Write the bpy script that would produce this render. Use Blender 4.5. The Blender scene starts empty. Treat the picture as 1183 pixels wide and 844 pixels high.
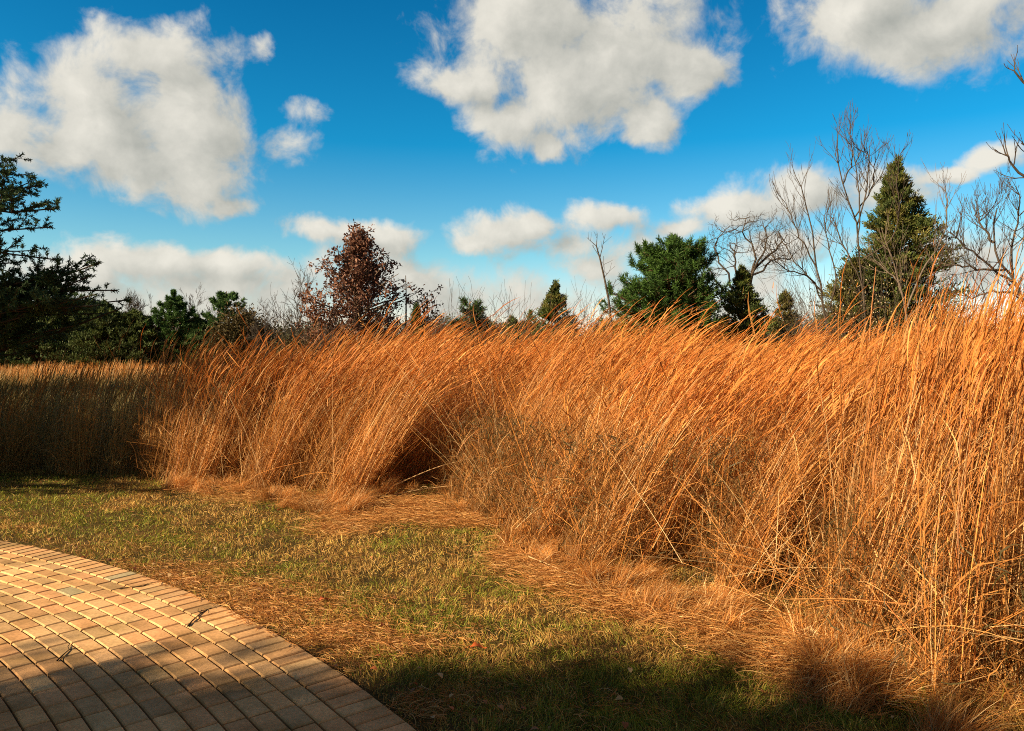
import bpy, math, random
import numpy as np
from math import radians as R

# ------------------------------------------------------------------ frame
F, H, HOR, CX = 887.0, 1.6, 405.0, 591.5
EL = R(27.0)                                   # sun elevation
SX, SY = 0.88, 0.475                           # direction the sunlight travels, on the ground
rng = np.random.default_rng(7)
random.seed(7)
sc = bpy.context.scene
COL = sc.collection

def G(px, py, z=0.0):                          # photo pixel -> ground point
    d = (H - z) * F / (py - HOR)
    return np.array([(px - CX) / F * d, d, z])
def P(px, py, d):                              # photo pixel at a depth
    return np.array([(px - CX) / F * d, d, H - (py - HOR) / F * d])
def pxof(x, y): return CX + F * x / np.maximum(y, 0.05)

# ------------------------------------------------------------------ noise
def vnoise(x, y, seed=0):
    x = np.asarray(x, float); y = np.asarray(y, float)
    xi = np.floor(x).astype(np.int64); yi = np.floor(y).astype(np.int64)
    fx = x - xi; fy = y - yi
    fx = fx * fx * (3 - 2 * fx); fy = fy * fy * (3 - 2 * fy)
    def h(a, b):
        n = (a * 374761393 + b * 668265263 + seed * 974634777) & 0x7fffffff
        n = ((n ^ (n >> 13)) * 1274126177) & 0x7fffffff
        return ((n ^ (n >> 16)) & 0xffff) / 65535.0
    return (h(xi, yi) * (1 - fx) + h(xi + 1, yi) * fx) * (1 - fy) + (h(xi, yi + 1) * (1 - fx) + h(xi + 1, yi + 1) * fx) * fy
def fbm(x, y, seed=0):
    return (vnoise(x, y, seed) * .5 + vnoise(x * 2.1, y * 2.1, seed + 1) * .3 + vnoise(x * 4.3, y * 4.3, seed + 2) * .2)
def nrm(v): return v / np.maximum(np.linalg.norm(v, axis=-1, keepdims=True), 1e-9)

# ------------------------------------------------------------------ mesh accumulator
class Acc:
    def __init__(s): s.v, s.f, s.c, s.n = [], [], [], 0
    def add(s, v, f, c):                       # v (n,3)  f (m,4)  c (n,3)
        v = np.asarray(v, np.float32).reshape(-1, 3)
        s.v.append(v); s.f.append(np.asarray(f, np.int32).reshape(-1, 4) + s.n)
        c = np.asarray(c, np.float32)
        if c.ndim == 1: c = np.broadcast_to(c, v.shape)
        s.c.append(c.reshape(-1, 3)); s.n += len(v)
    def ribbons(s, pts, w, col, side=None, cols=None):
        # pts (N,K,3)  w (N,K)  col (N,3) or (N,K,3)
        N, K = pts.shape[:2]
        if N == 0: return
        if side is None:
            t = nrm(pts[:, -1] - pts[:, 0]); r = nrm(rng.normal(size=(N, 3)))
            side = nrm(np.cross(t, r))
        if side.ndim == 2: side = side[:, None, :]
        off = side * w[:, :, None] * .5
        v = np.stack([pts - off, pts + off], 2)                     # N,K,2,3
        i = (np.arange(N)[:, None] * K + np.arange(K - 1)[None]) * 2
        f = np.stack([i, i + 1, i + 3, i + 2], -1)
        if col.ndim == 2: col = np.broadcast_to(col[:, None, :], (N, K, 3))
        c = np.broadcast_to(col[:, :, None, :], (N, K, 2, 3))
        s.add(v.reshape(-1, 3), f.reshape(-1, 4), c.reshape(-1, 3))
    def tube(s, pts, rad, col, sides=6):
        pts = np.asarray(pts, float); K = len(pts); rad = np.broadcast_to(rad, (K,))
        t = nrm(np.gradient(pts, axis=0))
        ref = np.array([0.31, 0.83, 0.17]) if abs(t[0][2]) > .6 else np.array([.05, .1, 1.])
        a = nrm(np.cross(t, ref)); b = np.cross(t, a)
        an = np.arange(sides) * 2 * math.pi / sides
        v = pts[:, None] + rad[:, None, None] * (a[:, None] * np.cos(an)[None, :, None] + b[:, None] * np.sin(an)[None, :, None])
        i = np.arange(K - 1)[:, None] * sides; j = np.arange(sides)[None]; j2 = (j + 1) % sides
        f = np.stack([i + j, i + j2, i + sides + j2, i + sides + j], -1)
        s.add(v, f, col)
    def obj(s, name, mat, parent=None, smooth=True):
        v = np.concatenate(s.v); f = np.concatenate(s.f); c = np.concatenate(s.c)
        if parent is not None: v = v - np.array(parent.location, np.float32)
        me = bpy.data.meshes.new(name)
        me.vertices.add(len(v)); me.vertices.foreach_set('co', v.astype(np.float32).ravel())
        me.loops.add(f.size); me.loops.foreach_set('vertex_index', f.ravel())
        me.polygons.add(len(f)); me.polygons.foreach_set('loop_start', np.arange(0, f.size, 4, dtype=np.int32))
        at = me.attributes.new('col', 'FLOAT_COLOR', 'POINT')
        at.data.foreach_set('color', np.concatenate([c, np.ones((len(c), 1), np.float32)], 1).astype(np.float32).ravel())
        me.materials.append(mat); me.update(calc_edges=True)
        me.polygons.foreach_set('use_smooth', np.full(len(f), smooth, bool))
        o = bpy.data.objects.new(name, me); COL.objects.link(o)
        if parent is not None: o.parent = parent
        return o

def tag(o, label=None, cat=None, group=None, kind=None):
    if label: o['label'] = label
    if cat: o['category'] = cat
    if group: o['group'] = group
    if kind: o['kind'] = kind
    return o
def empty(name, loc, label, cat, group=None):
    o = bpy.data.objects.new(name, None); COL.objects.link(o); o.location = loc
    o.empty_display_size = .3
    bpy.context.view_layer.update()
    return tag(o, label, cat, group)

# ------------------------------------------------------------------ materials
def mat_attr(name, rough=.7, transl=0.0, spec=.3, bump=None, noise=None, stain=None):
    m = bpy.data.materials.new(name); m.use_nodes = True
    nt = m.node_tree; nd, lk = nt.nodes, nt.links
    b = nd['Principled BSDF']; out = nd['Material Output']
    a = nd.new('ShaderNodeAttribute'); a.attribute_name = 'col'
    col = a.outputs['Color']
    if noise:
        tc = nd.new('ShaderNodeTexCoord'); n = nd.new('ShaderNodeTexNoise')
        n.inputs['Scale'].default_value = noise[0]; n.inputs['Detail'].default_value = 6
        lk.new(tc.outputs['Object'], n.inputs['Vector'])
        mr = nd.new('ShaderNodeMapRange'); mr.inputs['From Min'].default_value = .3; mr.inputs['From Max'].default_value = .7
        mr.inputs['To Min'].default_value = noise[1]; mr.inputs['To Max'].default_value = noise[2]
        lk.new(n.outputs['Fac'], mr.inputs['Value'])
        mx = nd.new('ShaderNodeVectorMath'); mx.operation = 'SCALE'
        lk.new(col, mx.inputs[0]); lk.new(mr.outputs[0], mx.inputs['Scale']); col = mx.outputs[0]
        if stain:
            n2 = nd.new('ShaderNodeTexNoise'); n2.inputs['Scale'].default_value = stain; n2.inputs['Detail'].default_value = 7; n2.inputs['Roughness'].default_value = .65
            lk.new(tc.outputs['Object'], n2.inputs['Vector'])
            r2 = nd.new('ShaderNodeValToRGB'); r2.color_ramp.elements[0].position = .36; r2.color_ramp.elements[0].color = (.62, .62, .55, 1); r2.color_ramp.elements[1].position = .56; r2.color_ramp.elements[1].color = (1, 1, 1, 1)
            lk.new(n2.outputs['Fac'], r2.inputs[0]); m2 = nd.new('ShaderNodeVectorMath'); m2.operation = 'MULTIPLY'
            lk.new(col, m2.inputs[0]); lk.new(r2.outputs[0], m2.inputs[1]); col = m2.outputs[0]
        if bump:
            bp = nd.new('ShaderNodeBump'); bp.inputs['Strength'].default_value = bump[0]; bp.inputs['Distance'].default_value = bump[1]
            lk.new(n.outputs['Fac'], bp.inputs['Height']); lk.new(bp.outputs[0], b.inputs['Normal'])
    lk.new(col, b.inputs['Base Color'])
    b.inputs['Roughness'].default_value = rough; b.inputs['Specular IOR Level'].default_value = spec
    if transl:
        t = nd.new('ShaderNodeBsdfTranslucent'); lk.new(col, t.inputs['Color'])
        mix = nd.new('ShaderNodeMixShader'); mix.inputs[0].default_value = transl
        lk.new(b.outputs[0], mix.inputs[1]); lk.new(t.outputs[0], mix.inputs[2]); lk.new(mix.outputs[0], out.inputs['Surface'])
    return m
M_GRASS = mat_attr('dry_grass', .55, .32, .3)
M_LAWN = mat_attr('lawn_blades', .6, .2, .2)
M_LEAF = mat_attr('conifer_needles', .6, .22, .25)
M_OAK = mat_attr('dead_leaves', .6, .2, .25)
M_BARK = mat_attr('bark', .9, 0, .1, (.6, .02), (14, .6, 1.35))
M_PAVE = mat_attr('paver_concrete', .85, 0, .2, (.35, .0015), (70, .8, 1.16), 2.6)

def ground_mat():
    m = bpy.data.materials.new('ground_soil'); m.use_nodes = True
    nt = m.node_tree; nd, lk = nt.nodes, nt.links; b = nd['Principled BSDF']
    g = nd.new('ShaderNodeNewGeometry')
    def noise(sc_, det=6):
        n = nd.new('ShaderNodeTexNoise'); n.inputs['Scale'].default_value = sc_; n.inputs['Detail'].default_value = det
        lk.new(g.outputs['Position'], n.inputs['Vector']); return n.outputs['Fac']
    def ramp(f, st):
        r = nd.new('ShaderNodeValToRGB'); cr = r.color_ramp
        cr.elements[0].position, cr.elements[0].color = st[0][0], (*st[0][1], 1)
        cr.elements[1].position, cr.elements[1].color = st[-1][0], (*st[-1][1], 1)
        for p, c in st[1:-1]:
            e = cr.elements.new(p); e.color = (*c, 1)
        lk.new(f, r.inputs[0]); return r.outputs[0]
    a = ramp(noise(1.3), [(.35, (.055, .045, .018)), (.5, (.085, .06, .026)), (.65, (.12, .075, .03))])
    bb = ramp(noise(60, 8), [(.3, (.35, .35, .35)), (.7, (1.5, 1.4, 1.2))])
    mx = nd.new('ShaderNodeMix'); mx.data_type = 'RGBA'; mx.blend_type = 'MULTIPLY'; mx.inputs[0].default_value = 1
    lk.new(a, mx.inputs[6]); lk.new(bb, mx.inputs[7]); lk.new(mx.outputs[2], b.inputs['Base Color'])
    bp = nd.new('ShaderNodeBump'); bp.inputs['Strength'].default_value = .8; bp.inputs['Distance'].default_value = .02
    lk.new(noise(45, 8), bp.inputs['Height']); lk.new(bp.outputs[0], b.inputs['Normal'])
    b.inputs['Roughness'].default_value = .95; b.inputs['Specular IOR Level'].default_value = .1
    return m
def sand_mat():
    m = bpy.data.materials.new('joint_sand'); m.use_nodes = True
    nt = m.node_tree; nd, lk = nt.nodes, nt.links; b = nd['Principled BSDF']
    g = nd.new('ShaderNodeNewGeometry'); n = nd.new('ShaderNodeTexNoise'); n.inputs['Scale'].default_value = 90
    lk.new(g.outputs['Position'], n.inputs['Vector'])
    r = nd.new('ShaderNodeValToRGB'); r.color_ramp.elements[0].color = (.012, .01, .006, 1); r.color_ramp.elements[1].color = (.05, .038, .022, 1)
    lk.new(n.outputs['Fac'], r.inputs[0]); lk.new(r.outputs[0], b.inputs['Base Color']); b.inputs['Roughness'].default_value = .95
    return m

# ------------------------------------------------------------------ sky
def build_sky():
    w = bpy.data.worlds.new('World'); sc.world = w; w.use_nodes = True
    nt = w.node_tree; nd, lk = nt.nodes, nt.links; nd.clear()
    out = nd.new('ShaderNodeOutputWorld'); bg = nd.new('ShaderNodeBackground'); bg.inputs['Strength'].default_value = .062
    lk.new(bg.outputs[0], out.inputs['Surface'])
    sky = nd.new('ShaderNodeTexSky'); sky.sky_type = 'NISHITA'; sky.sun_disc = False
    sky.sun_elevation = EL; sky.sun_rotation = math.atan2(-SX, -SY); sky.altitude = 100
    sky.air_density = 1.0; sky.dust_density = .4; sky.ozone_density = 2.5
    def math_(op, a, b=None, c=None, clamp=False):
        n = nd.new('ShaderNodeMath'); n.operation = op; n.use_clamp = clamp
        for i, x in enumerate((a, b, c)):
            if x is None: continue
            if isinstance(x, (int, float)): n.inputs[i].default_value = x
            else: lk.new(x, n.inputs[i])
        return n.outputs[0]
    # clouds live on the sky's own azimuth / elevation
    blobs = [
     (190,68,84,46),(100,108,84,50),(10,140,66,46),(205,140,84,76),(228,212,70,46),(150,180,70,52),(60,168,60,34),(270,236,40,16),(120,145,80,40),
     (306,57,22,20,.68),(347,122,36,22,.5),(338,160,34,28,.45),
     (610,25,100,66),(525,92,46,24),(588,138,56,44),(560,90,54,36),(700,60,124,80),(660,95,100,60),(795,80,46,42),(752,132,34,36),(650,120,70,58),(628,165,26,22),
     (990,16,96,58),(1120,10,120,72),(1060,40,110,42),
     (582,270,60,29),(556,284,36,18),(622,262,28,18),(705,250,58,22),
     (935,220,78,30),(860,243,84,25),(795,262,46,15),(1010,215,58,30),(900,290,70,22),
     (1150,180,44,17),(1105,195,46,10),
     (190,300,120,24),(85,315,70,30),(260,300,60,22),
     (402,270,74,16),(445,280,40,20),(680,312,50,18,.2),(515,335,80,30,.25),(610,345,140,36,.3),(860,330,90,50,.3),(1080,300,80,40,.35),(180,350,240,40,.35),(1140,300,60,60,.5),(430,320,90,40,.4),(250,325,180,34,.25),(700,285,120,30,.5),(90,60,70,34,.55)]
    B = []
    for bl in blobs:
        x, y, rx, ry = bl[:4]; bias = bl[4] if len(bl) > 4 else 0.0
        az = math.atan((x - CX) / F); cz = math.cos(az); el = math.atan((HOR - y) * cz / F)
        B.append((az, el, rx * cz * cz / F, ry * cz / F * math.cos(el) ** 2 * 1.02, bias))
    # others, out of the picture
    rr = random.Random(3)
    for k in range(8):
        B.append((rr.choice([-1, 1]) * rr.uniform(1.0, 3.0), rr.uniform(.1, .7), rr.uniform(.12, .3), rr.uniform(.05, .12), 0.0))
    tc = nd.new('ShaderNodeTexCoord'); sep = nd.new('ShaderNodeSeparateXYZ'); lk.new(tc.outputs['Generated'], sep.inputs[0])
    az = math_('ARCTAN2', sep.outputs[0], sep.outputs[1]); el = math_('ARCSINE', sep.outputs[2])
    cmb = nd.new('ShaderNodeCombineXYZ'); lk.new(az, cmb.inputs[0]); lk.new(el, cmb.inputs[1])
    def vm(op, a, b, c=None):
        n = nd.new('ShaderNodeVectorMath'); n.operation = op
        for i, x in enumerate((a, b, c)):
            if x is None: continue
            if isinstance(x, tuple): n.inputs[i].default_value = x
            else: lk.new(x, n.inputs[i])
        return n
    def density(v):
        nw = nd.new('ShaderNodeTexNoise'); nw.inputs['Scale'].default_value = 9; nw.inputs['Detail'].default_value = 5; nw.inputs['Roughness'].default_value = .6
        lk.new(v, nw.inputs['Vector'])
        wv = vm('MULTIPLY_ADD', nw.outputs['Color'], (.075, .05, 0), v).outputs[0]
        wv = vm('ADD', wv, (-.0375, -.025, 0)).outputs[0]
        cur = None
        for (a, e, rx, ry, bias) in B:
            q = vm('MULTIPLY_ADD', wv, (1 / rx, 1 / ry, 0), (-a / rx, -e / ry, 0)).outputs[0]
            d = vm('DOT_PRODUCT', q, q).outputs['Value']
            if bias: d = math_('ADD', d, bias)
            cur = d if cur is None else math_('SMOOTH_MIN', cur, d, .6)
        cur = math_('SQRT', math_('MAXIMUM', math_('MINIMUM', cur, 5.0), 0.0))
        def nz(s, det, ro):
            n = nd.new('ShaderNodeTexNoise'); n.inputs['Scale'].default_value = s; n.inputs['Detail'].default_value = det; n.inputs['Roughness'].default_value = ro
            n.inputs['Distortion'].default_value = .3
            lk.new(v, n.inputs['Vector']); return n.outputs['Fac']
        n1 = math_('MULTIPLY_ADD', nz(17, 9, .60), 2.0, -1.0)
        n2 = math_('MULTIPLY_ADD', nz(7, 3, .5), 1.1, -.5)
        d = math_('SUBTRACT', 1.05, cur)
        # unseen cloud added overhead and behind, to turn the fill light neutral
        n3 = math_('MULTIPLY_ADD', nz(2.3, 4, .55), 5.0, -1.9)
        fill_cloud = math_('ADD', math_('MULTIPLY_ADD', el, 5.0, -3.0, clamp=True), math_('MULTIPLY_ADD', math_('ABSOLUTE', az), 4.0, -3.4, clamp=True), clamp=True)
        d = math_('ADD', math_('MULTIPLY', d, math_('SUBTRACT', 1.0, fill_cloud)), math_('MULTIPLY', n3, fill_cloud))
        return math_('ADD', d, math_('ADD', n1, n2))
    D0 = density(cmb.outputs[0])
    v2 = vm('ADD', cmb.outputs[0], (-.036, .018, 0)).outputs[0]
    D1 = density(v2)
    a = nd.new('ShaderNodeMapRange'); a.interpolation_type = 'SMOOTHSTEP'
    a.inputs['From Min'].default_value = -.12; a.inputs['From Max'].default_value = .62
    lk.new(D0, a.inputs['Value'])
    alpha = math_('MULTIPLY', a.outputs[0], .97)
    lit = math_('MULTIPLY_ADD', math_('SUBTRACT', D0, D1), .32, .64, clamp=True)
    thick = nd.new('ShaderNodeMapRange'); thick.inputs['From Min'].default_value = .35; thick.inputs['From Max'].default_value = 1.5
    thick.inputs['To Min'].default_value = 1.0; thick.inputs['To Max'].default_value = .72
    lk.new(D1, thick.inputs['Value']); lit = math_('MULTIPLY', lit, thick.outputs[0])
    cc = nd.new('ShaderNodeMix'); cc.data_type = 'RGBA'; lk.new(lit, cc.inputs[0])
    fill_cloud2 = math_('ADD', math_('MULTIPLY_ADD', el, 5.0, -3.0, clamp=True), math_('MULTIPLY_ADD', math_('ABSOLUTE', az), 4.0, -3.4, clamp=True), clamp=True)
    lk.new(math_('MULTIPLY', lit, math_('MULTIPLY_ADD', fill_cloud2, -.95, 1.0)), cc.inputs[0])  # the added unseen cloud stays grey, to keep the fill low
    cc.inputs[6].default_value = (2.0, 2.15, 1.95, 1); cc.inputs[7].default_value = (6.5, 6.2, 5.45, 1)
    # clear sky: deeper blue, pale towards the horizon
    hs = nd.new('ShaderNodeMix'); hs.data_type = 'RGBA'; hs.blend_type = 'MULTIPLY'; hs.inputs[0].default_value = 1
    lk.new(sky.outputs[0], hs.inputs[6])
    ee = nd.new('ShaderNodeValToRGB'); cr = ee.color_ramp
    cr.elements[0].position = 0; cr.elements[0].color = SKYC[0]
    cr.elements[1].position = .5; cr.elements[1].color = SKYC[3]
    e = cr.elements.new(.12); e.color = SKYC[1]
    e = cr.elements.new(.26); e.color = SKYC[2]
    lk.new(el, ee.inputs[0]); lk.new(ee.outputs[0], hs.inputs[7])
    mx = nd.new('ShaderNodeMix'); mx.data_type = 'RGBA'; lk.new(alpha, mx.inputs[0]); lk.new(hs.outputs[2], mx.inputs[6])
    dk = nd.new('ShaderNodeVectorMath'); dk.operation = 'SCALE'; lk.new(cc.outputs[2], dk.inputs[0]); lk.new(math_('MULTIPLY_ADD', fill_cloud2, -.55, 1.0), dk.inputs['Scale']); lk.new(dk.outputs[0], mx.inputs[7])  # added cloud dimmed further to darken the fill in the shade
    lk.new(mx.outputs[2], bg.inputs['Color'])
    w.cycles.sampling_method = 'MANUAL'; w.cycles.sample_map_resolution = 512
SKYC = [(1.75, 1.2, 1.12, 1), (.68, 1.1, 1.06, 1), (.06, .83, 1.06, 1), (.015, .58, .86, 1)]
build_sky()
sun = bpy.data.lights.new('sun', 'SUN'); sun.energy = 5.0; sun.angle = R(.53); sun.color = (1, .74, .44)
so = bpy.data.objects.new('sun', sun); COL.objects.link(so)
from mathutils import Vector
so.rotation_euler = Vector((SX * math.cos(EL), SY * math.cos(EL), -math.sin(EL))).to_track_quat('-Z', 'Y').to_euler()

# ------------------------------------------------------------------ ground and paving
ga = Acc()
n = 60
xs = np.sign(np.linspace(-1, 1, n)) * np.abs(np.linspace(-1, 1, n)) ** 3 * 3000
X, Y = np.meshgrid(xs, xs, indexing='ij')
Z = np.where(np.hypot(X, Y) > 60, -(np.clip(np.hypot(X, Y) - 60, 0, 400)) * .004, 0)
i = (np.arange(n - 1)[:, None] * n + np.arange(n - 1)[None])
ga.add(np.stack([X, Y, Z], -1), np.stack([i, i + n, i + n + 1, i + 1], -1), np.array([.1, .07, .03]))
tag(ga.obj('ground', ground_mat()), kind='structure')

CC = np.array([-8.62, -2.816]); CR = 10.19
def in_patio(x, y, m=0.0): return np.hypot(x - CC[0], y - CC[1]) < CR + m
def patio_edge(x, y): return np.hypot(x - CC[0], y - CC[1]) - CR

a = Acc(); th = np.linspace(0, 2 * math.pi, 181)
ring = np.stack([CC[0] + (CR - .005) * np.cos(th), CC[1] + (CR - .005) * np.sin(th)], 1)
inner = np.stack([CC[0] + 3 * np.cos(th), CC[1] + 3 * np.sin(th)], 1)
v = np.concatenate([np.c_[ring, np.full(181, .004)], np.c_[inner, np.full(181, .004)]])
k = np.arange(180); a.add(v, np.stack([k + 181, k, k + 1, k + 182], -1), np.array([.1, .08, .05]))
tag(a.obj('patio_bed', sand_mat()), kind='structure')

def brick(acc, r0, r1, t0, t1, col, z, tilt):
    # one tumbled paver between two radii and two angles
    def pt(r, t, zz): return (CC[0] + r * math.cos(t), CC[1] + r * math.sin(t), zz)
    rm = (r0 + r1) / 2; b = .006; bt = b / rm; j = .0036; jt = .0055 / rm
    r0 += j; r1 -= j; t0 += jt; t1 -= jt
    seg = 3
    ts = [t0 + (t1 - t0) * q / seg for q in range(seg + 1)]; ti = [t0 + bt + (t1 - t0 - 2 * bt) * q / seg for q in range(seg + 1)]
    out = [(r0, t) for t in ts] + [(r1, t) for t in reversed(ts)]
    inn = [(r0 + b, t) for t in ti] + [(r1 - b, t) for t in reversed(ti)]
    n = len(out)
    def zz(r, t): return z + tilt[0] * (r - rm) + tilt[1] * (t - (t0 + t1) / 2) * rm
    v = [pt(r, t, -.03) for r, t in out] + [pt(r, t, zz(r, t) - .006) for r, t in out] + [pt(r, t, zz(r, t)) for r, t in inn]
    f = []
    for L in (0, n):
        for q in range(n): f.append((L + q, L + (q + 1) % n, L + n + (q + 1) % n, L + n + q))
    for q in range(seg): f.append((2 * n + q, 2 * n + q + 1, 2 * n + n - 2 - q, 2 * n + n - 1 - q))
    acc.add(v, f, col)
base_cols = [np.array(c) for c in ((.68, .405, .195), (.61, .36, .175), (.74, .465, .235), (.49, .31, .16), (.62, .415, .215), (.66, .375, .185), (.56, .365, .19))]
def pcol():
    c = random.choice(base_cols) * random.uniform(.85, 1.12)
    if random.random() < .02: c = np.array((.44, .38, .24))
    return c
a = Acc(); t = -.35
while t < 1.75:
    dt = (.1 + random.uniform(-.001, .001)) / CR
    brick(a, CR - .2, CR, t, t + dt, pcol() * .97, .024 + random.uniform(-.0012, .0012), (random.uniform(-.008, .008), random.uniform(-.012, .012))); t += dt
tag(a.obj('patio_border', M_PAVE, smooth=False), kind='structure')
a = Acc(); r = CR - .203; row = 0
while r > 5.2:
    t = -.4 + (row % 2) * .5 * .2 / r + random.uniform(-.01, .01) / r
    while t < 1.8:
        dt = (.2 + random.uniform(-.002, .002)) / r
        brick(a, r - .106, r, t, t + dt, pcol(), .024 + random.uniform(-.0015, .0015), (random.uniform(-.008, .008), random.uniform(-.005, .005))); t += dt
    r -= .107; row += 1
tag(a.obj('patio', M_PAVE, smooth=False), kind='structure')

# ------------------------------------------------------------------ the tall grass
fp = np.array([(-500, 11.5), (-200, 10.8), (0, 10.2), (120, 10.1), (200, 9.3), (300, 8.6), (400, 7.9), (430, 8.3), (460, 9.3), (505, 9.3), (530, 8.2), (550, 7.3),
               (600, 6.5), (700, 5.4), (790, 4.95), (860, 4.65), (940, 4.1), (1020, 3.75), (1100, 3.6), (1183, 3.5), (1400, 3.3), (2200, 3.2)])
def front(px): return np.interp(px, fp[:, 0], fp[:, 1])
lean_t = np.array([(-300, 8), (0, 12), (170, 20), (240, 36), (350, 42), (450, 40), (520, 46), (600, 42), (700, 48), (800, 50), (900, 50), (950, 42), (985, 18), (1060, 11), (1183, 12), (1500, 16)])
high_t = np.array([(-300, 1.1), (0, 1.15), (60, 1.3), (110, 1.6), (170, 1.75), (215, 1.8), (300, 1.8), (370, 1.98), (450, 1.92), (560, 2.0), (700, 1.9), (850, 1.86), (950, 1.78), (1010, 1.8), (1100, 1.95), (1183, 2.02), (1500, 2.0)])

C_STALK = np.array([(.74, .36, .10), (.66, .29, .07), (.80, .46, .17), (.50, .20, .05), (.70, .31, .075), (.88, .64, .34)])
C_HEAD = np.array([(.64, .26, .06), (.72, .32, .08), (.56, .21, .05), (.78, .40, .13)])
C_LEAF = np.array([(.58, .26, .07), (.48, .20, .05), (.66, .33, .10), (.36, .16, .05), (.74, .46, .20)])

def tussocks():
    out = []
    # uniform candidates in polar strips, kept by local density
    for (y0, y1, dens) in ((3.0, 6.5, 12.5), (6.5, 10, 11.5), (10, 14, 9), (14, 20, 6), (20, 27, 4)):
        xm = y1 * 1.05
        nn = int(dens * 2 * xm * (y1 - y0))
        x = rng.uniform(-xm, xm, nn); y = rng.uniform(y0, y1, nn)
        p = pxof(x, y); k = (p > -250) & (p < 1420)
        out.append(np.stack([x, y], 1)[k])
    t = np.concatenate(out); x, y = t.T; p = pxof(x, y)
    e = y - front(p) + (fbm(x * 1.6, y * 1.6, 5) - .5) * 1.0
    keep = e > 0
    # behind the left edge the tall stand gives way to the open meadow
    keep &= ~((p < 195) & (e > 2.6))
    keep &= ~((x < -4.6) & (y > 12.5))
    # the hollow under the leaning tops
    hol = ((p - 905) / 62) ** 2 + ((y - 5.0) / .75) ** 2 < 1
    keep &= ~(hol & (rng.random(len(x)) < .93))
    # ragged density
    keep &= rng.random(len(x)) < (.5 + .8 * fbm(x * .9, y * .9, 9))
    return x[keep], y[keep], p[keep], e[keep]

TX, TY, TP, TE = tussocks()
NT = len(TX)
patch = fbm(TX * .55, TY * .55, 21) - .5
patch2 = fbm(TX * 1.7, TY * 1.7, 22) - .5
t_lean = np.interp(TP, lean_t[:, 0], lean_t[:, 1]) + (patch * 34 + patch2 * 22) * np.where(TP > 975, .6, 1.0) + rng.normal(0, 4, NT)
t_high = np.interp(TP, high_t[:, 0], high_t[:, 1]) * (1 + patch * .34 + patch2 * .26 + rng.normal(0, .04, NT))
t_high *= 1 + np.clip((200 - TP) / 60, 0, 1) * rng.normal(0, .2, NT)
t_high *= 1 + np.clip((TP - 980) / 60, 0, 1) * rng.normal(0, .10, NT)
t_high *= 1 - .10 * np.clip((TY - 9) / 10, 0, 1)
t_tone = .93 + .85 * (fbm(TX * .8, TY * .8, 33) - .5) + rng.normal(0, .06, NT)
t_green = np.clip((200 - TP) / 60, 0, 1) * (TE < 4)

def bend(base, L, th0, th1, phi, K, wob=.02):
    # polyline that starts th0 off vertical and ends th1 off, towards azimuth phi
    N = len(L); s = np.linspace(0, 1, K)
    th = th0[:, None] + (th1 - th0)[:, None] * s[None] ** 1.3
    th = th + rng.normal(0, wob, (N, K))
    ph = phi[:, None] + rng.normal(0, wob * 1.5, (N, K))
    ds = (L / (K - 1))[:, None]
    st = np.stack([np.sin(th) * np.cos(ph) * ds, np.sin(th) * np.sin(ph) * ds, np.cos(th) * ds], -1)
    st = np.concatenate([np.zeros((N, 1, 3)), st[:, :-1]], 1)
    return base[:, None, :] + np.cumsum(st, 1)

g = Acc()
near = TY < 11
per = np.where(TY < 7, 54, np.where(TY < 11, 48, np.where(TY < 16, 30, 22)))
idx = np.repeat(np.arange(NT), per); N = len(idx)
bx = TX[idx] + rng.normal(0, .07, N); by = TY[idx] + rng.normal(0, .07, N)
d = by
L = t_high[idx] * rng.normal(.98, .12, N) * .725
short = rng.random(N) < .22; L = np.where(short, L * rng.uniform(.4, .8, N), L)
tall = rng.random(N) < .025; L = np.where(tall, L * rng.uniform(1.08, 1.16, N), L)
L = L / np.cos(np.radians(np.clip(t_lean[idx], 5, 60)) * .72) ** .9
th1 = np.radians(np.clip(t_lean[idx] * .86 + rng.normal(0, 8, N), 2, 82)); th0 = np.radians(np.clip(t_lean[idx] * .62 + rng.normal(0, 6, N), -12, 46))
out_phi = np.arctan2(by - TY[idx], bx - TX[idx])
phi = rng.normal(.12, .34, N)
strag = rng.random(N) < .07; phi = np.where(strag, rng.uniform(-3.1, 3.1, N), phi)
base = np.stack([bx, by, np.zeros(N)], 1)
K = 7
pts = bend(base, L, th0, th1, phi, K)
wpix = np.maximum(1.0, d / 8.0)                       # distant ones carry a little more width
prof = np.linspace(1.1, .45, K)
w = (np.where(rng.random(N) < .12, rng.uniform(.005, .0068, N), rng.uniform(.0026, .0046, N)) * wpix)[:, None] * prof[None]
ci = rng.integers(0, len(C_STALK), N); col = C_STALK[ci] * (t_tone[idx] * rng.uniform(.7, 1.2, N))[:, None]
gcol = np.array([.37, .31, .12]); gm = (t_green[idx] * rng.uniform(.35, .95, N))[:, None]
col = col * (1 - gm) + gcol * gm
red = rng.random(N) < .1; col[red] *= np.array([.62, .45, .45])
g.ribbons(pts, w, col)
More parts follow.
